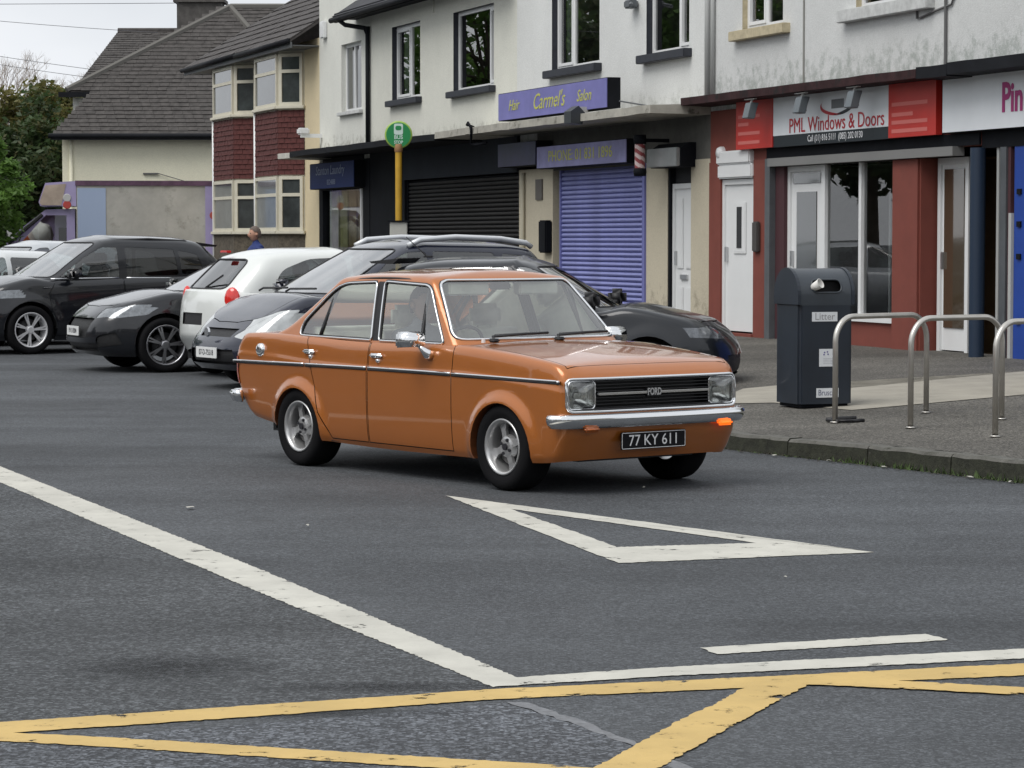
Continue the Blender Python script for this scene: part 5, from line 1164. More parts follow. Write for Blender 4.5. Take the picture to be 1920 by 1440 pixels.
# black hatchback nose-out
S = modern(4.35, 1.82, 1.47, 2.70, .90, .95, .96, .76, 1.02, .20, -1.40, (.335, .25, .21), .30, spokes=7, rimmat=M('alloy_dark', (.38, .38, .40), .3, .9),
           front=[('headlight', roundpoly([(.50, .66), (.88, .70), (.88, .80), (.70, .80), (.50, .73)], .02), SLAMP, .004, True), ('grille', roundpoly([(-.42, .42), (.42, .42), (.50, .66), (-.50, .66)], .03), MESH, .03, False), ('lower_intake', [(-.62, .26), (.62, .26), (.60, .36), (-.60, .36)], MESH, .03, False), ('fog_intake', roundpoly([(.60, .30), (.82, .34), (.80, .50), (.62, .44)], .03), MESH, .02, True)],
           side=[('headlight_side', roundpoly([(1.62, .70), (2.0, .66), (2.1, .76), (1.70, .83), (1.50, .83)], .02), SLAMP, .003), ('sill_trim', [(-.9, .12), (.9, .12), (.9, .29), (-.9, .29)], BLK, .0)])
S['cabin']['windows'] = [roundpoly([(-.08, .97), (.72, .97), (.36, 1.24), (.08, 1.345), (-.08, 1.352)], .04), roundpoly([(-.16, .97), (-.16, 1.352), (-.85, 1.33), (-1.1, 1.02)], .05)]
fc, bv = generic_car('hatchback_car', 'black hatchback with dark multi-spoke wheels parked nose-out beside the white hatchback', PARK, (-3.35, 33.7, 0), R(-155), S, p_black, 1)
plate(fc, '', 2.256, 0, .50, .50, .115, 0, WHP, INK, .1); text('plate_lettering', '191 D 8204', .085, INK, fc, (2.262, 0, .498), (R(90), 0, R(90)), .85, .0006)
# black compact SUV at the left edge
S = modern(4.34, 1.78, 1.68, 2.67, .88, 1.05, 1.06, .87, 1.10, .28, -1.55, (.345, .25, .215), .34, spokes=7, rimmat=M('alloy_bright', (.74, .74, .75), .35, .5), glassmat=glass('suv_glass', (.18, .20, .21), 1, 0, .08), frontglass=glass('car_glass', (.50, .56, .55), 1.0, 0, .12), seatmat=M('seat_grey', (.16, .165, .17), .9),
           front=[('headlight', roundpoly([(.48, .74), (.88, .80), (.88, .92), (.48, .84)], .02), SLAMP, .004, True), ('grille', roundpoly([(-.55, .36), (.55, .36), (.42, .82), (-.42, .82)], .04), MESH, .03, False)])
S['cabin'].update(windows=[roundpoly([(-.06, 1.08), (.86, 1.08), (.46, 1.36), (.18, 1.50), (-.06, 1.508)], .04), roundpoly([(-.18, 1.08), (-.18, 1.508), (-.95, 1.475), (-1.0, 1.10)], .04), roundpoly([(-1.06, 1.11), (-1.02, 1.46), (-1.32, 1.40), (-1.42, 1.14)], .04)])
sv, bv = generic_car('suv_car', 'black SUV with bright spoked alloy wheels at the left edge of the photo', PARK, (-6.11, 38.9, 0), R(-147), S, p_black, 1)
for x0, x1 in ((-.05, 1.0), (-1.35, -.17)):
    bm = B(); tube(bm, [(lerp(x0, x1, k/8), .79+.012*math.sin(k/8*3), 1.065-.02*abs(lerp(x0, x1, k/8))*.5) for k in range(9)], .013, 5); link('window_line', bm, GLS, sv, True)
for sg in (1, -1):
    bm = B(); tube(bm, [(.0, sg*.60, 1.56), (-.1, sg*.60, 1.60), (-.6, sg*.60, 1.62), (-1.2, sg*.58, 1.59), (-1.3, sg*.57, 1.545)], .018, 6); link('roof_rail', bm, BLK, sv, True)
bm = B(); prism(bm, [(-1.45, 1.52), (-1.72, 1.505), (-1.74, 1.53), (-1.40, 1.575)], -.55, .55, 'y'); link('spoiler', bm, p_black, sv)
bm = B(); box(bm, 1.02, 1.14, .872, .884, .93, .945); link('side_badge', bm, GLS, sv)
# two pale cars behind the SUV
for nm, lab, loc, H in (('hatchback_car', 'silver car directly behind the black SUV, lower of the two pale roofs', (-8.15, 40.9, 0), 1.46), ('hatchback_car', 'silver car farthest back, beside the lilac lorry cab', (-8.05, 44.2, 0), 1.60)):
    S = modern(4.2, 1.76, H, 2.6, .85, .95 if H < 1.5 else 1.02, .95 if H < 1.5 else 1.0, .76, 1.0, .22, -1.40, (.315, .22, .2), .28)
    S['cabin']['windows'] = [roundpoly([(-.08, H-.50), (.72, H-.50), (.36, H-.24), (.08, H-.125), (-.08, H-.115)], .04), roundpoly([(-.16, H-.50), (-.16, H-.115), (-.85, H-.14), (-1.1, H-.45)], .05)]
    generic_car(nm, lab, PARK, loc, R(-142.3), S, p_silver if H > 1.5 else M('paint_pale', (.60, .62, .62), .3, .3, .8), 1)
# ------------------------------------------------------------------ signs and fittings on the shop fronts
YT = M('letter_yellow', (.50, .50, .10), .6); WT = M('letter_white', (.75, .76, .78), .5)
def board(name, label, u0, u1, z0, z1, v, th, m, em=None):
    t = fthing(name, label, 'sign', (u0+u1)/2, v, (z0+z1)/2); w = (u1-u0)/2; h = (z1-z0)/2
    bx(t, 'panel', m, -w, w, -.012, 0, -h, h); bx(t, 'casing', em or blackw, -w-.01, w+.01, .001, th, -h-.01, h+.01); return t
TR = (R(90), 0, 0)
s = board('shop_sign', 'navy blue sign with pale lettering at the far left shop', -21.03, -17.75, 2.65, 3.16, .25, .22, M('sign_navy', (.010, .026, .12), .6, var=(2, .1), spec=.2))
text('lettering', 'Stanton Laundry', .26, M('letter_dim', (.22, .26, .36), .6), s, (-.1, -.015, .10), TR, 1.25, .002, shear=.15); text('lettering', '8324888', .15, M('letter_dim', (.22, .26, .36), .6), s, (0, -.015, -.14), TR, 1.2, .002)
pps = M('sign_purple', (.175, .170, .42), .4, var=(2, .12)); ppd = M('sign_purple_dusty', (.24, .235, .43), .5, var=(3, .2))
s = board('shop_sign', 'long purple sign with yellow script standing on the canopy', -7.62, -2.91, 3.50, 3.915, .76, .2, pps)
for tx, x, sz in (('Hair', -1.62, .24), ('Carmel\'s', -.05, .34), ('Salon', 1.45, .24)): text('lettering', tx, sz, YT, s, (x, -.015, .0), TR, 1.15, .002, shear=.35)
bm = B(); tube(bm, [(2.36, .18, -.12), (2.6, .5, -.19)], .012, 5); link('stay', bm, steel, s)
s = board('shop_sign', 'purple sign with yellow phone number above the purple shutter', -7.09, -3.31, 2.735, 3.065, .30, .26, ppd)
text('lettering', 'PHONE: 01 831 1896', .24, YT, s, (0, -.015, 0), TR, 1.28, .002)
s = board('shop_sign', 'dark blue unlit sign between the black shutter and the purple one', -8.97, -7.16, 2.80, 3.17, .30, .26, M('sign_dusk', (.02, .022, .075), .4, var=(3, .3)))
s = fthing('shop_sign', 'wide red and white sign of the windows and doors shop', 'sign', 2.93, .12, 3.125)
redp = M('sign_red', (.50, .030, .022), .4, var=(2, .08)); whp = M('sign_white', (.74, .77, .80), .4, var=(1.5, .05)); bkp = M('sign_black', (.010, .016, .022), .4)
bx(s, 'red_panel', redp, -2.75, -1.61, -.02, .06, -.325, .335); bx(s, 'white_panel', whp, -1.605, 1.59, -.012, .06, -.185, .335); bx(s, 'black_panel', bkp, -1.605, 1.59, -.010, .06, -.33, -.187); bx(s, 'red_panel', redp, 1.595, 2.75, -.02, .06, -.325, .335)
text('lettering', 'PML Windows & Doors', .262, M('letter_red', (.42, .018, .03), .5), s, (.18, -.016, -.085), TR, 1.02, .002)
text('lettering', 'Call (01) 816 5111  (085) 202 0130', .115, WT, s, (.17, -.014, -.255), TR, .92, .002)
pk = M('letter_pink', (.62, .16, .14), .6)
for x0, x1, zs in ((-2.68, -2.0, (.10, .0, -.12, -.24)), (1.68, 2.55, (.06, -.06, -.15, -.25))):
    for k, z in enumerate(zs): bx(s, 'print_line', pk, x0, x1-(.35 if k == 1 else 0), -.0225, -.0205, z-.022, z+.022)
for a0, a1, m_, w_ in ((150, 285, M('letter_red', (.42, .018, .03), .5), .030), (262, 400, bkp, .034)):
    bm = B(); n = 20; A_ = []; Bq = []
    for k in range(n+1):
        a = R(lerp(a0, a1, k/n)); e = math.sin(math.pi*k/n)*w_+.004
        A_.append(bm.verts.new((.22+.45*math.cos(a), -.016, .12+.115*math.sin(a)))); Bq.append(bm.verts.new((.22+(.45-e*1.6)*math.cos(a), -.016, .12+(.115-e)*math.sin(a)+.01)))
    for k in range(n): bm.faces.new((A_[k], A_[k+1], Bq[k+1], Bq[k]))
    link('logo_arc', bm, m_, s)
bx(s, 'logo_bar', M('logo_grey', (.16, .17, .18), .5), .08, .42, -.016, -.013, .09, .20)
s = board('shop_sign', 'white sign with magenta lettering at the right edge', 5.82, 9.2, 2.815, 3.46, .12, .1, whp)
text('lettering', 'Pin', .44, M('letter_magenta', (.36, .02, .16), .5), s, (-.14, -.016, -.01), TR, .85, .002, off=.012)
def flood(label, u, v, z, tilt):
    t = fthing('flood_lamp', label, 'lamp', u, v, z, 'lamps over the shop signs')
    bm = B(); prism(bm, [(-.09, -.13), (.02, -.14), (.05, -.02), (.08, .07), (-.04, .07)], -.08, .08, 'x'); bmesh.ops.bevel(bm, geom=list(bm.edges), offset=.008, segments=1, affect='EDGES'); link('housing', bm, M('lamp_grey', (.13, .15, .165), .45, .2), t)
    bx(t, 'lens', M('lamp_glass', (.3, .32, .33), .1, 0, 1), -.07, .07, .030, .036, -.11, -.04)
    bm = B(); tube(bm, [(0, 0, .06), (0, .02, .11)], .016, 6); box(bm, -.16, .14, -.02, .02, .108, .12); link('bracket', bm, M('lamp_arm', (.45, .45, .43), .5), t)
flood('grey lamp at the left end of the red shop sign', 1.22, .40, 3.30, 0); flood('grey lamp above the left part of the white sign panel', 2.72, .40, 3.30, 0); flood('grey lamp above the swoosh on the white sign panel', 4.14, .40, 3.30, 0)
t = fthing('flood_lamp', 'dark lamp on the canopy edge under the purple script sign', 'lamp', -3.75, .95, 3.42, 'lamps over the shop signs'); bm = B(); prism(bm, [(-.10, -.12), (.08, -.14), (.12, .03), (.02, .13), (-.10, .05)], -.14, .14, 'x'); link('housing', bm, M('lamp_dark', (.03, .035, .04), .4), t); bx(t, 'bracket', M('lamp_arm', (.45, .45, .43), .5), -.02, .06, .05, .2, .04, .12)
t = fthing('cable_loop', 'loop of dark cable hanging at the left end of the pale canopy', 'cable', -8.6, .92, 3.42); bm = B(); tube(bm, [(-.1, .1, .02), (-.08, -.03, .06), (.02, -.04, .09), (.12, -.02, .0), (.0, .02, -.16), (-.12, .05, -.24), (.02, .1, -.27), (.25, .2, -.24)], .022, 6); link('cable', bm, blackw, t, True)
t = fthing('barber_pole', 'red and white striped barber pole beside the purple shutter', 'barber pole', -2.43, .45, 2.79)
bm = B(); n = 24; rows_ = 28
for st in range(1): pass
lathe(bm, [(.075, -.17+.34*k/rows_) for k in range(rows_+1)], n, 'z'); o_ = link('striped_tube', bm, M('pole_white', (.60, .48, .47), .4), t, True); o_.data.materials.append(M('pole_red', (.26, .05, .055), .4))
for p in o_.data.polygons:
    c = p.center; p.material_index = int(((math.atan2(c.y, c.x)/(2*math.pi)+c.z*4.2) % .5) < .25)
for z0, z1 in ((-.28, -.17), (.17, .30)): bm = B(); lathe(bm, [(.002, z0), (.085, z0), (.095, (z0+z1)/2), (.085, z1), (.002, z1)], 18, 'z'); link('end_cap', bm, blackw, t, True)
bx(t, 'arm', blackw, -.02, .02, .0, .44, .2, .25)
t = fthing('shutter_housing', 'silver roller box above the white door beside the purple shutter', 'shutter box', -2.0, .30, 2.76); bx(t, 'front_panel', M('box_silver', (.34, .36, .36), .4, .4, var=(3, .15)), -.55, .53, 0, .06, -.13, .13, bev=.01); bm = B(); prism(bm, [(.061, -.14), (.30, -.14), (.30, .20), (.18, .20), (.061, .12)], -.54, .55, 'x'); link('casing', bm, blackw, t)

# ------------------------------------------------------------------ street furniture
t = thing('litter_bin', 'dark blue-grey litter bin with white stickers beside the bike stands', 'litter bin', (2.60, 22.95, zp(2.6, 22.95)), R(20))
bn = M('bin_paint', (.012, .018, .028), .45, 0, .15, var=(3, .2)); bn2 = M('bin_hood', (.030, .038, .048), .40, 0, .2, var=(3, .15))
w, dp = .255, .23
bm = B(); prism(bm, [(-w, -dp), (w, -dp), (w, dp), (-w, dp)], .03, .872, 'z'); bmesh.ops.bevel(bm, geom=[e for e in bm.edges if abs(e.verts[0].co.z-e.verts[1].co.z) > .5], offset=.03, segments=3, affect='EDGES'); link('body', bm, bn, t, True); t.children[0].data.shade_flat()
bx(t, 'plinth', blackw, -w+.03, w-.03, -dp+.03, dp-.03, 0, .05)
# hood: barrel top with an opening on the street side
bm = B(); pr = [(-dp, .87), (-dp, .95)]+[(-dp*math.cos(R(a)), .95+.235*math.sin(R(a))) for a in range(10, 171, 10)]+[(dp, .95), (dp, .87)]
n = 20; rows_ = [[bm.verts.new((lerp(-w+.012, w-.012, k/n), y, z)) for y, z in pr] for k in range(n+1)]
for a, b in zip(rows_, rows_[1:]):
    for i in range(len(pr)-1): bm.faces.new((a[i], a[i+1], b[i+1], b[i]))
bmesh.ops.recalc_face_normals(bm, faces=bm.faces)
op = roundpoly([(-.13, .98), (.15, .98), (.15, 1.09), (-.13, 1.09)], .055, 6); ins = clip(bm, [f for f in bm.faces if f.calc_center_median().y < -.05], op, (0, 2)); nb = extract(bm, ins); lp = loop_of(nb); nb.free(); link('hood', bm, bn2, t, True)
bm = B(); tube(bm, thin(lp, .008), .008, 6, True); link('opening_rim', bm, bn2, t, True)
bx(t, 'bin_inside', M('hole_black', (.004, .004, .005), .9), -w+.03, w-.03, -dp+.08, dp-.05, .88, 1.12)
for sx in (-1, 1):
    bm = B(); prism(bm, [(y*1.03, z+.008) for y, z in pr], sx*w-.014, sx*w+.014, 'x'); link('end_plate', bm, bn, t)
for nm, x0, x1, z0, z1 in (('litter_sticker', -.135, .105, .735, .815), ('notice_sticker', -.065, .065, .35, .50), ('bruscar_sticker', -.09, .12, .085, .165)):
    st = bx(t, nm, M('sticker_white', (.66, .68, .70), .5, var=(9, .05)), x0, x1, -dp-.004, -dp-.001, z0, z1)
    if nm[0] == 'l': text('lettering', 'Litter', .085, M('letter_grey', (.30, .30, .31), .6), st, ((x0+x1)/2, -dp-.005, (z0+z1)/2), TR, 1, .0004)
    elif nm[0] == 'b': text('lettering', 'Bruscar', .072, M('letter_ink', (.12, .13, .2), .6), st, ((x0+x1)/2, -dp-.005, (z0+z1)/2), TR, .8, .0004)
    else:
        for i, (px, pz) in enumerate(((-.015, .470), (.018, .455), (.012, .475), (-.02, .452))): bx(st, 'print_mark', M('ink_violet', (.10, .08, .25), .6), px-.006, px+.006, -dp-.0052, -dp-.0042, pz-.006, pz+.006)
        for i in range(4): bx(st, 'print_line', M('ink_grey', (.45, .46, .48), .6), -.028, .068, -dp-.0052, -dp-.0042, .375+i*.014, .378+i*.014)
cup = thing('paper_cup', 'white paper cup stuck in the bin opening', 'cup', tuple(t.matrix_basis @ Vector((-.10, -.225, 1.035))), R(20)); cup.rotation_euler = (R(62), R(20), R(40))
bm = B(); lathe(bm, [(.001, -.05), (.030, -.05), (.042, .055), (.040, .055), (.028, -.045), (.001, -.045)], 18, 'z'); link('cup_wall', bm, M('paper_white', (.70, .69, .66), .7), cup, True); bm = B(); tube(bm, [(.042*math.cos(k*.3926), .042*math.sin(k*.3926), .056) for k in range(16)], .003, 5, True); link('cup_rim', bm, M('paper_white', (.70, .69, .66), .7), cup, True)
stm = M('stainless', (.55, .53, .49), .34, .85, var=(8, .12), bump=(40, .05)); SG = 'bike stands on the pavement'
for lab, a, b in (('steel hoop bike stand beside the litter bin, black lock at its foot', (2.565, 21.13), (3.40, 21.85)), ('middle steel hoop bike stand of the three', (3.06, 20.43), (3.86, 20.98)), ('steel hoop bike stand cut off by the right edge', (3.535, 19.46), (4.33, 20.08))):
    a = Vector((*a, zp(*a)-.05)); b = Vector((*b, zp(*b)-.05)); t = thing('bike_stand', lab, 'bike stand', a+Vector((0, 0, .05)), 0, SG); d = (b-a); d.z = 0; Lh = d.length; d.normalize(); rr = .20; hh = .84; P = [(0, 0, -.05)]
    for k in range(0, 10): q = R(180-k*10); P.append(tuple(d*(rr+rr*math.cos(q))+Vector((0, 0, hh-rr+rr*math.sin(q)))))
    for k in range(0, 10): q = R(90-k*10); P.append(tuple(d*(Lh-rr+rr*math.cos(q))+Vector((0, 0, hh-rr+rr*math.sin(q)))))
    P.append(tuple(d*Lh+Vector((0, 0, b.z-a.z-.05)))); bm = B(); tube(bm, P, .0225, 14); link('hoop', bm, stm, t, True)
    for q in (Vector((0, 0, 0)), d*Lh+Vector((0, 0, b.z-a.z))): bm = B(); lathe(bm, [(.03, .0), (.045, .004), (.028, .012)], 14, 'z', tuple(q)); link('foot_collar', bm, stm, t, True)
lk = thing('bike_lock', 'black folded bike lock lying at the foot of the left bike stand', 'lock', (2.60, 21.16, zp(2.6, 21.16)+.014)); bm = B(); tube(bm, [(-.09, .05, 0), (-.02, -.05, 0), (.12, -.04, 0), (.20, .02, .0)], .014, 8); tube(bm, [(-.09, .06, .004), (.0, .10, .01), (.14, .03, .02)], .016, 8); box(bm, -.02, .10, -.075, -.035, -.012, .016, .006); link('links', bm, M('black_trim', (.012, .012, .014), .5), lk, True)
# bus stop
t = thing('bus_stop', 'yellow bus stop pole with a round green bus sign', 'bus stop', (-1.95, 46.0, .25)); yl = M('pole_yellow', (.52, .30, .025), .5, var=(6, .12))
bm = B(); lathe(bm, [(.058, 0), (.058, 2.86)], 18, 'z'); link('pole', bm, yl, t, True); bm = B(); lathe(bm, [(.062, 2.86), (.072, 2.88), (.072, 2.98), (.06, 3.0)], 18, 'z'); link('collar', bm, M('collar_rust', (.30, .16, .07), .6), t, True)
bm = B(); lathe(bm, [(.001, -.03), (.232, -.03), (.238, -.02), (.238, .02), (.001, .02)], 40, 'y', (0, 0, 3.16)); link('sign_rim', bm, M('rim_lime', (.30, .46, .08), .5), t, True)
bm = B(); lathe(bm, [(.001, -.034), (.212, -.034), (.212, -.03)], 40, 'y', (0, 0, 3.16)); g_ = link('sign_face', bm, M('sign_green', (.010, .22, .062), .4), t)
wi = M('icon_white', (.55, .68, .62), .5); bm = B(); prism(bm, [(p[0], p[1]+3.255) for p in rrect(.155, .19, .03, 3)], -.039, -.035, 'y'); ic = link('bus_icon', bm, wi, g_); bm = B(); prism(bm, [(p[0], p[1]+3.275) for p in rrect(.105, .075, .03, 3)], -.0425, -.0395, 'y'); link('bus_icon_window', bm, M('sign_green', (.010, .22, .062), .4), ic)
text('lettering', 'BUS', .092, wi, g_, (0, -.036, 3.115), TR, .95, .001, off=.002); text('lettering', 'STOP', .075, wi, g_, (0, -.036, 3.03), TR, .85, .001, off=.002)
bx(t, 'timetable_case', M('case_pale', (.48, .48, .44), .5, var=(4, .1)), -.15, .15, -.10, .10, 1.05, 1.66, bev=.01); bx(t, 'case_lid', blackw, -.18, .18, -.13, .13, 1.665, 1.69)
# weeds and litter along the gutter
wr = random.Random(12); wm = M('weed_green', (.042, .072, .016), .8, var=(20, .4)); bm = B()
KG = resample(KS, .02)
for p in KG:
    if not (14.5 < p.y < 20.6): continue
    dens = 1.0 if 17.6 < p.y < 19.4 else .35
    if wr.random() > dens*.8: continue
    for _ in range(wr.randint(1, 5)):
        b0 = p+Vector((wr.uniform(-.05, .01), wr.uniform(-.06, .01), .004)); h = wr.uniform(.008, .06)*dens; d = Vector((wr.uniform(-.03, .03), wr.uniform(-.03, .03), h)); s_ = Vector((wr.uniform(-.008, .008), wr.uniform(-.008, .008), 0))
        bm.faces.new([bm.verts.new(q) for q in (b0-s_, b0+s_, b0+d)])
tag(link('gutter_weeds', bm, wm, kind='stuff'), 'low green weeds growing along the foot of the kerb', 'weeds')
dm = M('gutter_dirt', (.045, .038, .026), .95, var=(20, .4)); bm = B()
for p in KG:
    if 14 < p.y < 20.7:
        for _ in range(2):
            c = p+Vector((-wr.random()**2*.16, -wr.random()**2*.12, .006)); r_ = wr.uniform(.003, .011); bm.faces.new([bm.verts.new(c+Vector((r_*math.cos(a+wr.random()), r_*math.sin(a+wr.random())*1.3, wr.uniform(0, .006)))) for a in (0, 1.5, 3.1, 4.6)])
tag(link('gutter_grit', bm, dm, kind='stuff'), 'dark grit and leaf litter gathered in the gutter', 'grit')
LL = ['pale scrap of litter on the open road left of the saloon', 'tiny pale speck nearer the long white line', 'pale scrap in the gutter just right of the saloon', 'second pale scrap along the gutter from the saloon', 'third pale scrap along the gutter from the saloon', 'pale scrap in the gutter below the middle bike stand', 'pale scrap in the gutter below the right bike stand', 'tiny pale speck on the road under the saloon nose', 'tiny pale speck between triangle and white dash', 'last pale scrap in the gutter at the right edge', 'pale scrap on the pavement behind the bike stands']
lm = M('litter_pale', (.40, .39, .35), .8)
LIT = [(-1.93, 15.9, .045), (-1.15, 14.9, .02), (1.95, 19.75, .03), (2.3, 19.3, .025), (2.62, 18.75, .03), (3.1, 17.95, .035), (3.3, 17.6, .025), (.85, 17.2, .015), (1.3, 12.6, .012), (3.6, 17.0, .025), (3.5, 22.6, .02)]
for i, (x, y, r_) in enumerate(LIT):
    bm = B(); z = .013 if y < 20.5 and vdist(x, y) > 0 and i != 10 else zp(x, y)+.012; n = 6
    vs = [bm.verts.new((x+r_*wr.uniform(.5, 1)*math.cos(2*math.pi*k/n), y+r_*wr.uniform(.5, 1)*math.sin(2*math.pi*k/n), z+wr.uniform(-.003, .008))) for k in range(n)]; c = bm.verts.new((x, y, z+.008))
    for k in range(n): bm.faces.new((vs[k], vs[(k+1) % n], c))
    tag(link('litter_scrap', bm, lm), LL[i], 'litter', 'scraps of litter')

# ------------------------------------------------------------------ the lilac box lorry behind the cars
T = thing('box_lorry', 'lilac box lorry with grey side wall behind the parked cars', 'lorry', (-9.95, 66.0, 0), R(187))
lil = M('paint_lilac', (.36, .31, .52), .45, 0, .3, var=(2, .08)); lpale = M('panel_pale_blue', (.34, .42, .58), .5); gbox = M('box_side_grey', (.40, .39, .36), .8, var=(1.4, .2), stain=(1.5, .60, (.24, .23, .20)))
# local: +x forward, visible side is the left (+y)
bx(T, 'box_body', gbox, -2.8, .75, -1.05, 1.05, .75, 2.92); bx(T, 'box_panel', lpale, .05, .73, 1.051, 1.062, .8, 2.86); bx(T, 'top_rail', M('rail_plum', (.10, .05, .09), .6, var=(6, .4)), -2.82, .78, -1.07, 1.08, 2.921, 3.04); bx(T, 'rear_panel', lil, -2.82, -2.35, 1.051, 1.064, .8, 2.92)
bm = B(); prism(bm, [(.76, 2.42), (1.62, 2.42), (1.66, 2.52), (1.50, 2.98), (.76, 3.03)], -1.05, 1.05, 'y'); lu = link('luton', bm, lil, T); bm = B(); prism(bm, [(1.12, 2.44), (1.60, 2.44), (1.64, 2.52), (1.50, 2.92), (1.0, 2.96)], 1.052, 1.060, 'y'); link('luton_panel', bm, M('panel_sand', (.42, .34, .28), .6, var=(2, .3)), lu)
for i, (x, z, c) in enumerate(((.98, 2.62, (.5, .5, .5)), (.98, 2.45, (.45, .06, .05)), (-2.55, 2.2, (.45, .09, .07)), (-2.62, 1.9, (.40, .08, .10)))): bm = B(); lathe(bm, [(.001, 1.075), (.09, 1.075), (.10, 1.06)], 14, 'y', (x, 0, z)); link('painted_mark', bm, M('mark_%d' % i, c, .6), T)
bm = B(); prism(bm, [(.80, .45), (3.15, .45), (3.2, .95), (3.1, 1.42), (2.45, 1.60), (1.50, 2.34), (.80, 2.36)], -.92, .92, 'y')
fs = clip(bm, side_faces(bm, 1, .5), [(1.0, 1.42), (2.2, 1.42), (1.5, 2.2), (1.0, 2.2)], (0, 2)); nb = extract(bm, fs); link('cab_window', nb, glass('cab_glass', (.8, .82, .82), 1, 0, .06), T)
fs = clip(bm, [f for f in bm.faces if f.normal.x > .4 and f.normal.z > .3], [(-.82, 1.63), (.82, 1.63), (.80, 2.30), (-.80, 2.30)], (1, 2)); nb = extract(bm, fs); link('windscreen', nb, glass('cab_screen', (.9, .92, .92), 1.0, 0, .2), T)
link('cab', bm, lil, T); bx(T, 'cab_seats', M('seat_dark', (.035, .035, .04), .9), .90, 1.2, -.8, .8, .9, 1.9); bx(T, 'chassis', BLK, -2.7, 2.7, -.5, .5, .45, .74)
bm = B(); tube(bm, [(2.40, .95, 1.52), (1.58, .95, 2.22)], .05, 6); link('pillar_trim', bm, BLK, T); bm = B(); box(bm, 2.25, 2.42, .98, 1.15, 1.60, 1.86, .03); link('mirror', bm, M('white_plastic', (.7, .7, .7), .4), T)
for x in (2.2, -1.7):
    for sg in (1, -1): tyre_rim(T, 'wheel', x, sg*.82, .34, .2, .22, sg, 6, (M('tyre_rubber', (.009, .009, .010), .95, bump=(60, .2), spec=.12), M('alloy', (.55, .55, .57), .3, .9), BLK))
bg_ = thing('white_sack', 'crumpled white sack behind the lorry cab window', 'sack', (-11.55, 65.55, 1.72)); bm = B(); bmesh.ops.create_icosphere(bm, subdivisions=3, radius=.30)
for v in bm.verts: v.co *= 1+.22*math.sin(v.co.x*17+v.co.z*11)*math.cos(v.co.y*13); v.co.z *= 1.1
link('sack_body', bm, M('sack_white', (.6, .6, .57), .8), bg_, True)
bg_ = thing('orange_bag', 'small orange bag beside the white sack in the lorry cab', 'bag', (-11.98, 65.5, 1.55)); bm = B(); bmesh.ops.create_icosphere(bm, subdivisions=3, radius=.19)
for v in bm.verts: v.co *= 1+.2*math.sin(v.co.x*19+v.co.z*14); v.co.z *= 1.3
link('bag_body', bm, M('bag_orange', (.55, .12, .03), .7), bg_, True)
# ------------------------------------------------------------------ people
def skin_body(name, J, E_, mat, parent, sub=2):
    """J: list of (x,y,z,rx,ry); E_: edges; grown with a Skin modifier from the pelvis (vertex 0)"""
    me = bpy.data.meshes.new(name); me.from_pydata([j[:3] for j in J], E_, []); o = bpy.data.objects.new(name, me); COL.objects.link(o)
    md = o.modifiers.new('skin', 'SKIN'); md.use_smooth_shade = True; s = o.modifiers.new('sub', 'SUBSURF'); s.levels = sub; s.render_levels = sub
    for i, j in enumerate(J): me.skin_vertices[0].data[i].radius = (j[3], j[4])
    me.skin_vertices[0].data[0].use_root = True
    dg = bpy.context.evaluated_depsgraph_get(); nm = bpy.data.meshes.new_from_object(o.evaluated_get(dg)); bpy.data.objects.remove(o); nm.materials.clear(); nm.materials.append(mat); nm.shade_smooth()
    q = bpy.data.objects.new(name, nm); COL.objects.link(q); q.parent = parent; return q
skin = M('skin', (.46, .25, .17), .55)
def head(parent, loc, hair, rotz=0, tilt=0):
    bm = B(); bmesh.ops.create_uvsphere(bm, u_segments=28, v_segments=20, radius=.1)
    for v in bm.verts:
        x, y, z = v.co; v.co = Vector((x*1.0, y*.80, z*1.22))
        if z < -.02: v.co.x *= 1-.25*(-z/.1); v.co.y *= 1-.25*(-z/.1); v.co.x += .018*(-z/.1)
        if x > .085 and abs(y) < .03 and -.04 < z < .015: v.co.x += .022
    h = link('head', bm, skin, parent, True, loc, rotz)
    for sg in (1, -1):
        bm = B(); lathe(bm, [(.001, .016*sg), (.018, .014*sg), (.028, 0), (.02, -.006*sg)], 12, 'y', (-.005, .078*sg, -.005)); link('ear', bm, skin, h, True)
        bm = B(); bmesh.ops.create_icosphere(bm, subdivisions=2, radius=.013, matrix=Matrix.Translation((.083, .032*sg, .012))); link('eye', bm, M('eye_dark', (.05, .04, .035), .2), h, True)
    bm = B(); box(bm, .088, .094, -.025, .025, -.062, -.055, .002); link('mouth', bm, M('lip', (.30, .12, .10), .5), h)
    bm = B(); bmesh.ops.create_uvsphere(bm, u_segments=28, v_segments=20, radius=.106)
    bmesh.ops.delete(bm, geom=[v for v in bm.verts if v.co.z < .02 and v.co.x > -.01 or v.co.z < -.055 or (v.co.x > .06 and v.co.z < .05)], context='VERTS')
    for v in bm.verts: v.co = Vector((v.co.x*1.02, v.co.y*.86, v.co.z*1.26))*(1+random.uniform(-.012, .02))
    link('hair', bm, M(hair[0], hair[1], .85, bump=(60, .8)), h, True); return h
pz = zp(-4.16, 43.5)
P1 = thing('person', 'grey-haired person in a blue jacket walking behind the white hatchback', 'person', (-4.17, 43.6, .08), R(205))
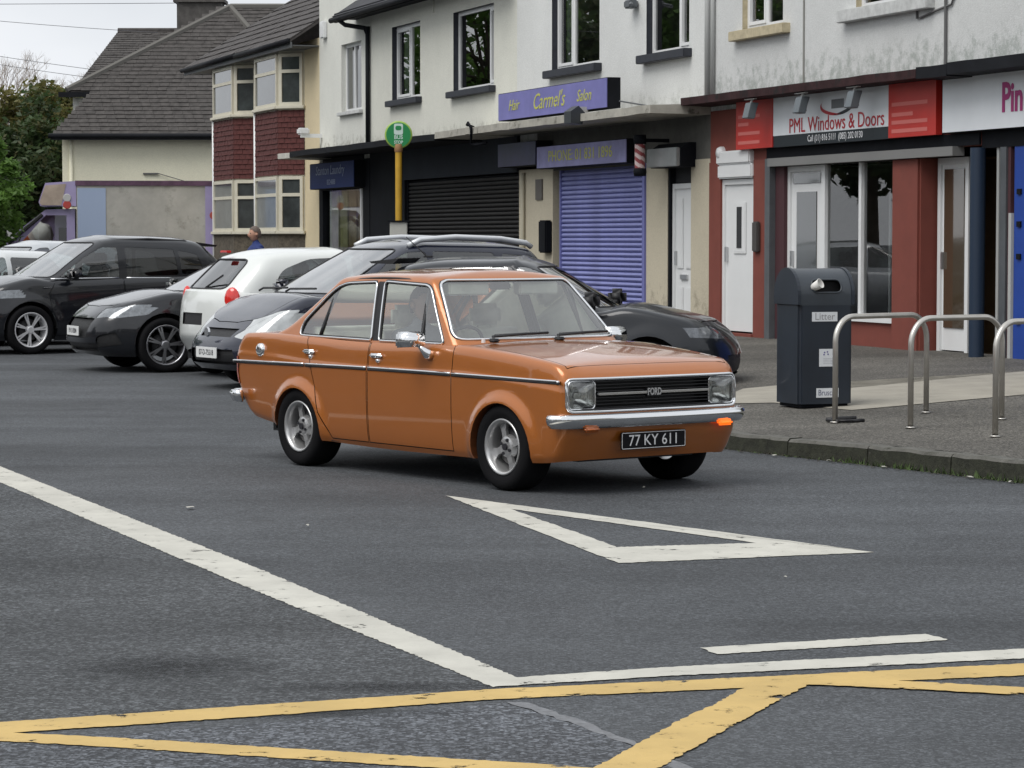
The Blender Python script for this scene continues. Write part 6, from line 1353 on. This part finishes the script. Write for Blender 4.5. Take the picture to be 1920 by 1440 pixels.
J = [(0, 0, .93, .15, .12), (0, 0, 1.10, .15, .12), (.01, 0, 1.28, .18, .12), (.0, 0, 1.40, .17, .10), (.01, 0, 1.47, .065, .06), (.015, 0, 1.54, .052, .05),
     (0, .19, 1.39, .065, .065), (-.03, .25, 1.15, .052, .052), (.04, .26, .92, .042, .042), (0, -.19, 1.39, .065, .065), (-.05, -.25, 1.15, .052, .052), (.02, -.26, .92, .042, .042),
     (0, .09, .88, .09, .09), (.05, .10, .48, .06, .065), (.0, .10, .09, .045, .05), (.16, .11, .04, .04, .035), (0, -.09, .88, .09, .09), (-.04, -.10, .48, .06, .065), (-.14, -.10, .11, .045, .05), (.0, -.11, .05, .04, .035)]
skin_body('body', J, [(0, 1), (1, 2), (2, 3), (3, 4), (4, 5), (3, 6), (6, 7), (7, 8), (3, 9), (9, 10), (10, 11), (0, 12), (12, 13), (13, 14), (14, 15), (0, 16), (16, 17), (17, 18), (18, 19)], M('jacket_blue', (.012, .028, .13), .8, bump=(18, .4)), P1)
head(P1, (.03, 0, 1.62), ('hair_grey', (.13, .10, .085)), 0)
for sg in (1, -1):
    Jh = [(.05, .26*sg, .90, .035, .022), (.06, .26*sg, .84, .038, .018)]; Eh = [(0, 1)]
    for f in range(4): Jh += [(.035+f*.018, .262*sg, .79-.006*abs(f-1.5), .010, .010), (.045+f*.018, .25*sg, .752, .008, .008)]; Eh += [(1, 2+2*f), (2+2*f, 3+2*f)]
    Jh += [(.095, .25*sg, .835, .011, .011), (.105, .24*sg, .80, .009, .009)]; Eh += [(0, 10), (10, 11)]
    skin_body('hand', Jh, Eh, skin, P1, 1)
DR = thing('person', 'driver with dark hair at the wheel of the copper saloon', 'person', CAR.location, CAR.rotation_euler.z)
J = [(-.20, -.34, .55, .15, .12), (-.24, -.34, .75, .16, .12), (-.27, -.34, .95, .17, .10), (-.26, -.34, 1.02, .07, .06), (-.25, -.34, 1.08, .05, .05), (-.26, -.16, .95, .06, .06), (-.10, -.12, .76, .048, .048), (.14, -.20, .84, .036, .036),
     (-.26, -.52, .95, .06, .06), (-.10, -.56, .76, .048, .048), (.14, -.48, .84, .036, .036), (.15, -.22, .55, .08, .08), (.42, -.22, .42, .06, .06), (.15, -.46, .55, .08, .08), (.42, -.46, .42, .06, .06)]
skin_body('body', J, [(0, 1), (1, 2), (2, 3), (3, 4), (2, 5), (5, 6), (6, 7), (2, 8), (8, 9), (9, 10), (0, 11), (11, 12), (0, 13), (13, 14)], M('shirt_grey', (.16, .17, .19), .85), DR)
head(DR, (-.22, -.34, 1.165), ('hair_dark', (.05, .04, .035)), 0)
for sg in (1, -1):
    c = Vector((.18, -.34+.15*sg, .86)); Jh = [(c.x-.04, c.y-.02*sg, c.z-.01, .028, .022), (c.x, c.y, c.z, .030, .020)]; Eh = [(0, 1)]
    for f in range(4): Jh += [(c.x+.035, c.y+(f-1.5)*.016, c.z+.018, .010, .010), (c.x+.02, c.y+(f-1.5)*.016, c.z+.045, .009, .009)]; Eh += [(1, 2+2*f), (2+2*f, 3+2*f)]
    Jh += [(c.x-.01, c.y-.03*sg, c.z+.03, .011, .011), (c.x+.01, c.y-.03*sg, c.z+.05, .009, .009)]; Eh += [(1, 10), (10, 11)]
    skin_body('hand', Jh, Eh, skin, DR, 1)
# ------------------------------------------------------------------ trees and overhead wires
def tree(name, label, loc, hgt, crown, leafm, n_leaf, size, trunk_r, seed, clumps, group=None, droop=0.):
    """crown: (cx,cy,cz, rx,ry,rz) relative to loc"""
    rnd = random.Random(seed); t = thing(name, label, 'tree', loc, 0, group); cx, cy, cz, rx, ry, rz = crown; bark = M('bark', (.075, .06, .045), .95, var=(8, .3), bump=(12, 1.0))
    cl = []
    for _ in range(clumps):
        while True:
            p = Vector((rnd.uniform(-1, 1), rnd.uniform(-1, 1), rnd.uniform(-1, 1)))
            if .25 < p.length < 1: break
        cl.append((Vector((cx+p.x*rx*.85, cy+p.y*ry*.85, cz+p.z*rz*.85)), rnd.uniform(.16, .34)*min(rx, rz)))
    bm = B(); tube(bm, [(0, 0, 0), (.05, .02, hgt*.25), (cx*.5, cy*.5, cz*.8), (cx, cy, cz+rz*.3)], [trunk_r*1.2, trunk_r, trunk_r*.7, trunk_r*.2], 8)
    for c, r_ in cl[::3]: b0 = Vector((cx*.5, cy*.5, lerp(hgt*.25, cz, rnd.uniform(.2, 1)))); tube(bm, [b0, b0.lerp(c, .5)+Vector((0, 0, .1)), c], [trunk_r*.35, trunk_r*.2, trunk_r*.06], 5)
    link('trunk', bm, bark, t, True)
    vs, fs = [], []
    for _ in range(n_leaf):
        c, r_ = rnd.choice(cl); d = Vector((rnd.gauss(0, 1), rnd.gauss(0, 1), rnd.gauss(0, 1))).normalized()*r_*(rnd.random()**.45); p = c+d; s = size*rnd.uniform(.6, 1.3)
        a = Vector((rnd.gauss(0, 1), rnd.gauss(0, 1), rnd.gauss(0, .6))).normalized(); b = a.cross(Vector((rnd.gauss(0, 1), rnd.gauss(0, 1), rnd.gauss(0, 1)))).normalized(); i = len(vs)
        vs += [p-a*s, p+b*s*.45, p+a*s, p-b*s*.45]; fs.append((i, i+1, i+2, i+3))
    me = bpy.data.meshes.new('crown'); me.from_pydata(vs, [], fs); me.materials.append(leafm); o = bpy.data.objects.new('crown', me); COL.objects.link(o); o.parent = t; return t
def leafmat(name, c, c2):
    m = M(name, c, .6, var=(.9, .45), stain=(2.2, .50, c2)); b = m.node_tree.nodes['Principled BSDF']; t = m.node_tree; l = t.links.new; tr = _n(t, 'ShaderNodeBsdfTranslucent'); x = _n(t, 'ShaderNodeMixShader'); x.inputs[0].default_value = .42
    src = b.inputs['Base Color'].links[0].from_socket; l(src, tr.inputs[0]); l(b.outputs[0], x.inputs[1]); l(tr.outputs[0], x.inputs[2]); l(x.outputs[0], t.nodes['Material Output'].inputs[0]); return m
ld = leafmat('leaf_dark', (.050, .086, .030), (.095, .092, .032)); lb = leafmat('leaf_bright', (.115, .215, .042), (.075, .155, .030)); lr = leafmat('leaf_russet', (.155, .140, .045), (.085, .120, .034))
tree('broad_tree', 'dark evergreen tree with russet top behind the lorry cab', (-15.2, 84, 0), 6.6, (0, 0, 3.1, 2.9, 2.4, 3.6), ld, 26000, .12, .2, 3, 90)
tree('broad_tree', 'tall russet-tinged tree just left of the cream house', (-15.4, 87, 0), 7.0, (0, 0, 5.0, 3.0, 2.2, 2.0), lr, 16000, .12, .2, 5, 60)
tree('broad_tree', 'fresh green tree at the left edge of the photo', (-12.75, 62.5, 0), 5.2, (.0, 0, 2.7, 1.35, 1.2, 2.1), lb, 14000, .10, .12, 7, 60)
for i, (x, y, h) in enumerate(((-18.6, 100, 6.4), (-17.0, 104, 6.2), (-15.2, 102, 5.6))):
    rnd = random.Random(30+i); t = thing('bare_tree', ('bare pale tree rising above the dark trees at the far left', 'bare pale tree between two others above the dark trees', 'bare pale tree nearest the long roof')[i], 'tree', (x, y, 0), 0, 'bare trees on the skyline'); bm = B()
    def br(p, d, L_, r_, k):
        q = p+d*L_; tube(bm, [p, p.lerp(q, .5)+Vector((rnd.uniform(-1, 1), 0, rnd.uniform(-1, 1)))*L_*.05, q], [r_, r_*.8, r_*.6], 5, caps=False)
        if k == 0: return
        for _ in range(3 if k > 1 else 4):
            e = (d+Vector((rnd.uniform(-.75, .75), rnd.uniform(-.75, .75), rnd.uniform(-.15, .55)))).normalized(); br(q, e, L_*rnd.uniform(.55, .75), r_*.55, k-1)
    br(Vector((0, 0, 0)), Vector((0, 0, 1)), h*.50, .13, 6); link('branches', bm, M('bark_pale', (.30, .25, .21), .9), t)
# what stands across the junction, mirrored in the shop windows and the paintwork
ORD = ('first', 'second', 'third', 'fourth', 'fifth', 'sixth', 'seventh', 'eighth', 'ninth', 'tenth')
TL_ = ['%s leafy street tree along the far left side, outside the frame' % ORD[k] for k in range(7)]+['%s leafy street tree behind the viewpoint, counted from the left' % ORD[k] for k in range(3)]
for i, (x, y, h, m_) in enumerate(((-20.6, 71, 12, lb), (-23, 64, 11, lb), (-27.5, 73, 11.5, ld), (-19.5, 55, 10, ld), (-33, 82, 12, lb), (-18, 46, 9.5, lb), (-27, 33, 9, ld), (-16, -14, 8, lb), (9, -17, 9, ld), (24, -9, 8, lb))):
    tree('street_tree', TL_[i], (x, y, 0), h, (0, 0, h*.60, h*.30, h*.30, h*.38), m_, 8000, .17, .25, 50+i, 60, 'trees across the junction')
hw_ = [M('far_brick', (.20, .095, .065), .9, var=(2, .2)), M('far_render', (.42, .40, .34), .9, var=(2, .1)), M('far_grey', (.25, .25, .24), .9, var=(2, .1))]
def far_house(x, y, rz, k, lab):
    t = thing('far_house', lab, 'house', (x, y, 0), rz, 'houses across the junction')
    bx(t, 'wall', hw_[k % 3], -4.2, 4.2, 0, 7, 0, 5.4); bm = B(); prism(bm, [(-.4, 5.3), (3.5, 8.3), (7.4, 5.3)], -4.4, 4.4, 'x'); r_ = link('roof', bm, slate, t); bx(r_, 'chimney', hw_[0], 2.9, 3.6, 3.2, 3.9, 7.6, 9.4)
    for a, c in ((-3.3, .9), (-3.3, 3.4), (1.3, .9), (1.3, 3.4)): w = bx(t, 'window', upvc, a, a+2, -.06, .0, c, c+1.4); bx(w, 'pane', M('pane_dark', (.035, .042, .045), .04, 0, 1.0), a+.1, a+1.9, -.075, -.061, c+.1, c+1.3)
    bx(t, 'door', hw_[0], -.5, .45, -.06, 0, 0, 2.1); bx(t, 'garden_wall', hw_[(k+1) % 3], -4.3, 4.3, -6.2, -6.0, 0, 1.1)
for k in range(8): far_house(-40+k*10.5, -26, R(180), k, '%s two-storey house from the left in the row behind the viewpoint' % ORD[k])
for k in range(7): far_house(-40, -12+k*10.2, R(90), k+1, '%s two-storey house along the far left side, outside the frame' % ORD[k])
for k in range(2): far_house(30, -10+k*10.5, R(-90), k, '%s two-storey house on the right-hand side, outside the frame' % ORD[k])
wm_ = M('wire', (.10, .10, .11), .6); WG = 'overhead wires'
def wire(label, a, b, sag, r_=.008):
    a, b = Vector(a), Vector(b); t = thing('overhead_wire', label, 'wire', a, 0, WG); bm = B(); tube(bm, [a.lerp(b, k/16)-a-Vector((0, 0, sag*4*(k/16)*(1-k/16))) for k in range(17)], r_, 5); link('wire', bm, wm_, t)
def WP(px, py, D): return ((px-960)/5000*D, D, 1.616+(448-py)/5000*D)
wire('topmost overhead wire crossing the sky level', (-30, 70, 7.74), (-8.7, 70, 7.77), .03); wire('overhead wire slanting down to the long roof', (-27.5, 78, 9.6), (-10.3, 78, 7.62), .25); wire('steeper of the overhead wires above the bare trees', (-27.5, 80, 9.7), (-11.9, 80, 6.6), .3); wire('lowest overhead wire above the bare trees', (-27.5, 80.3, 9.45), (-11.8, 80.3, 6.35), .3)
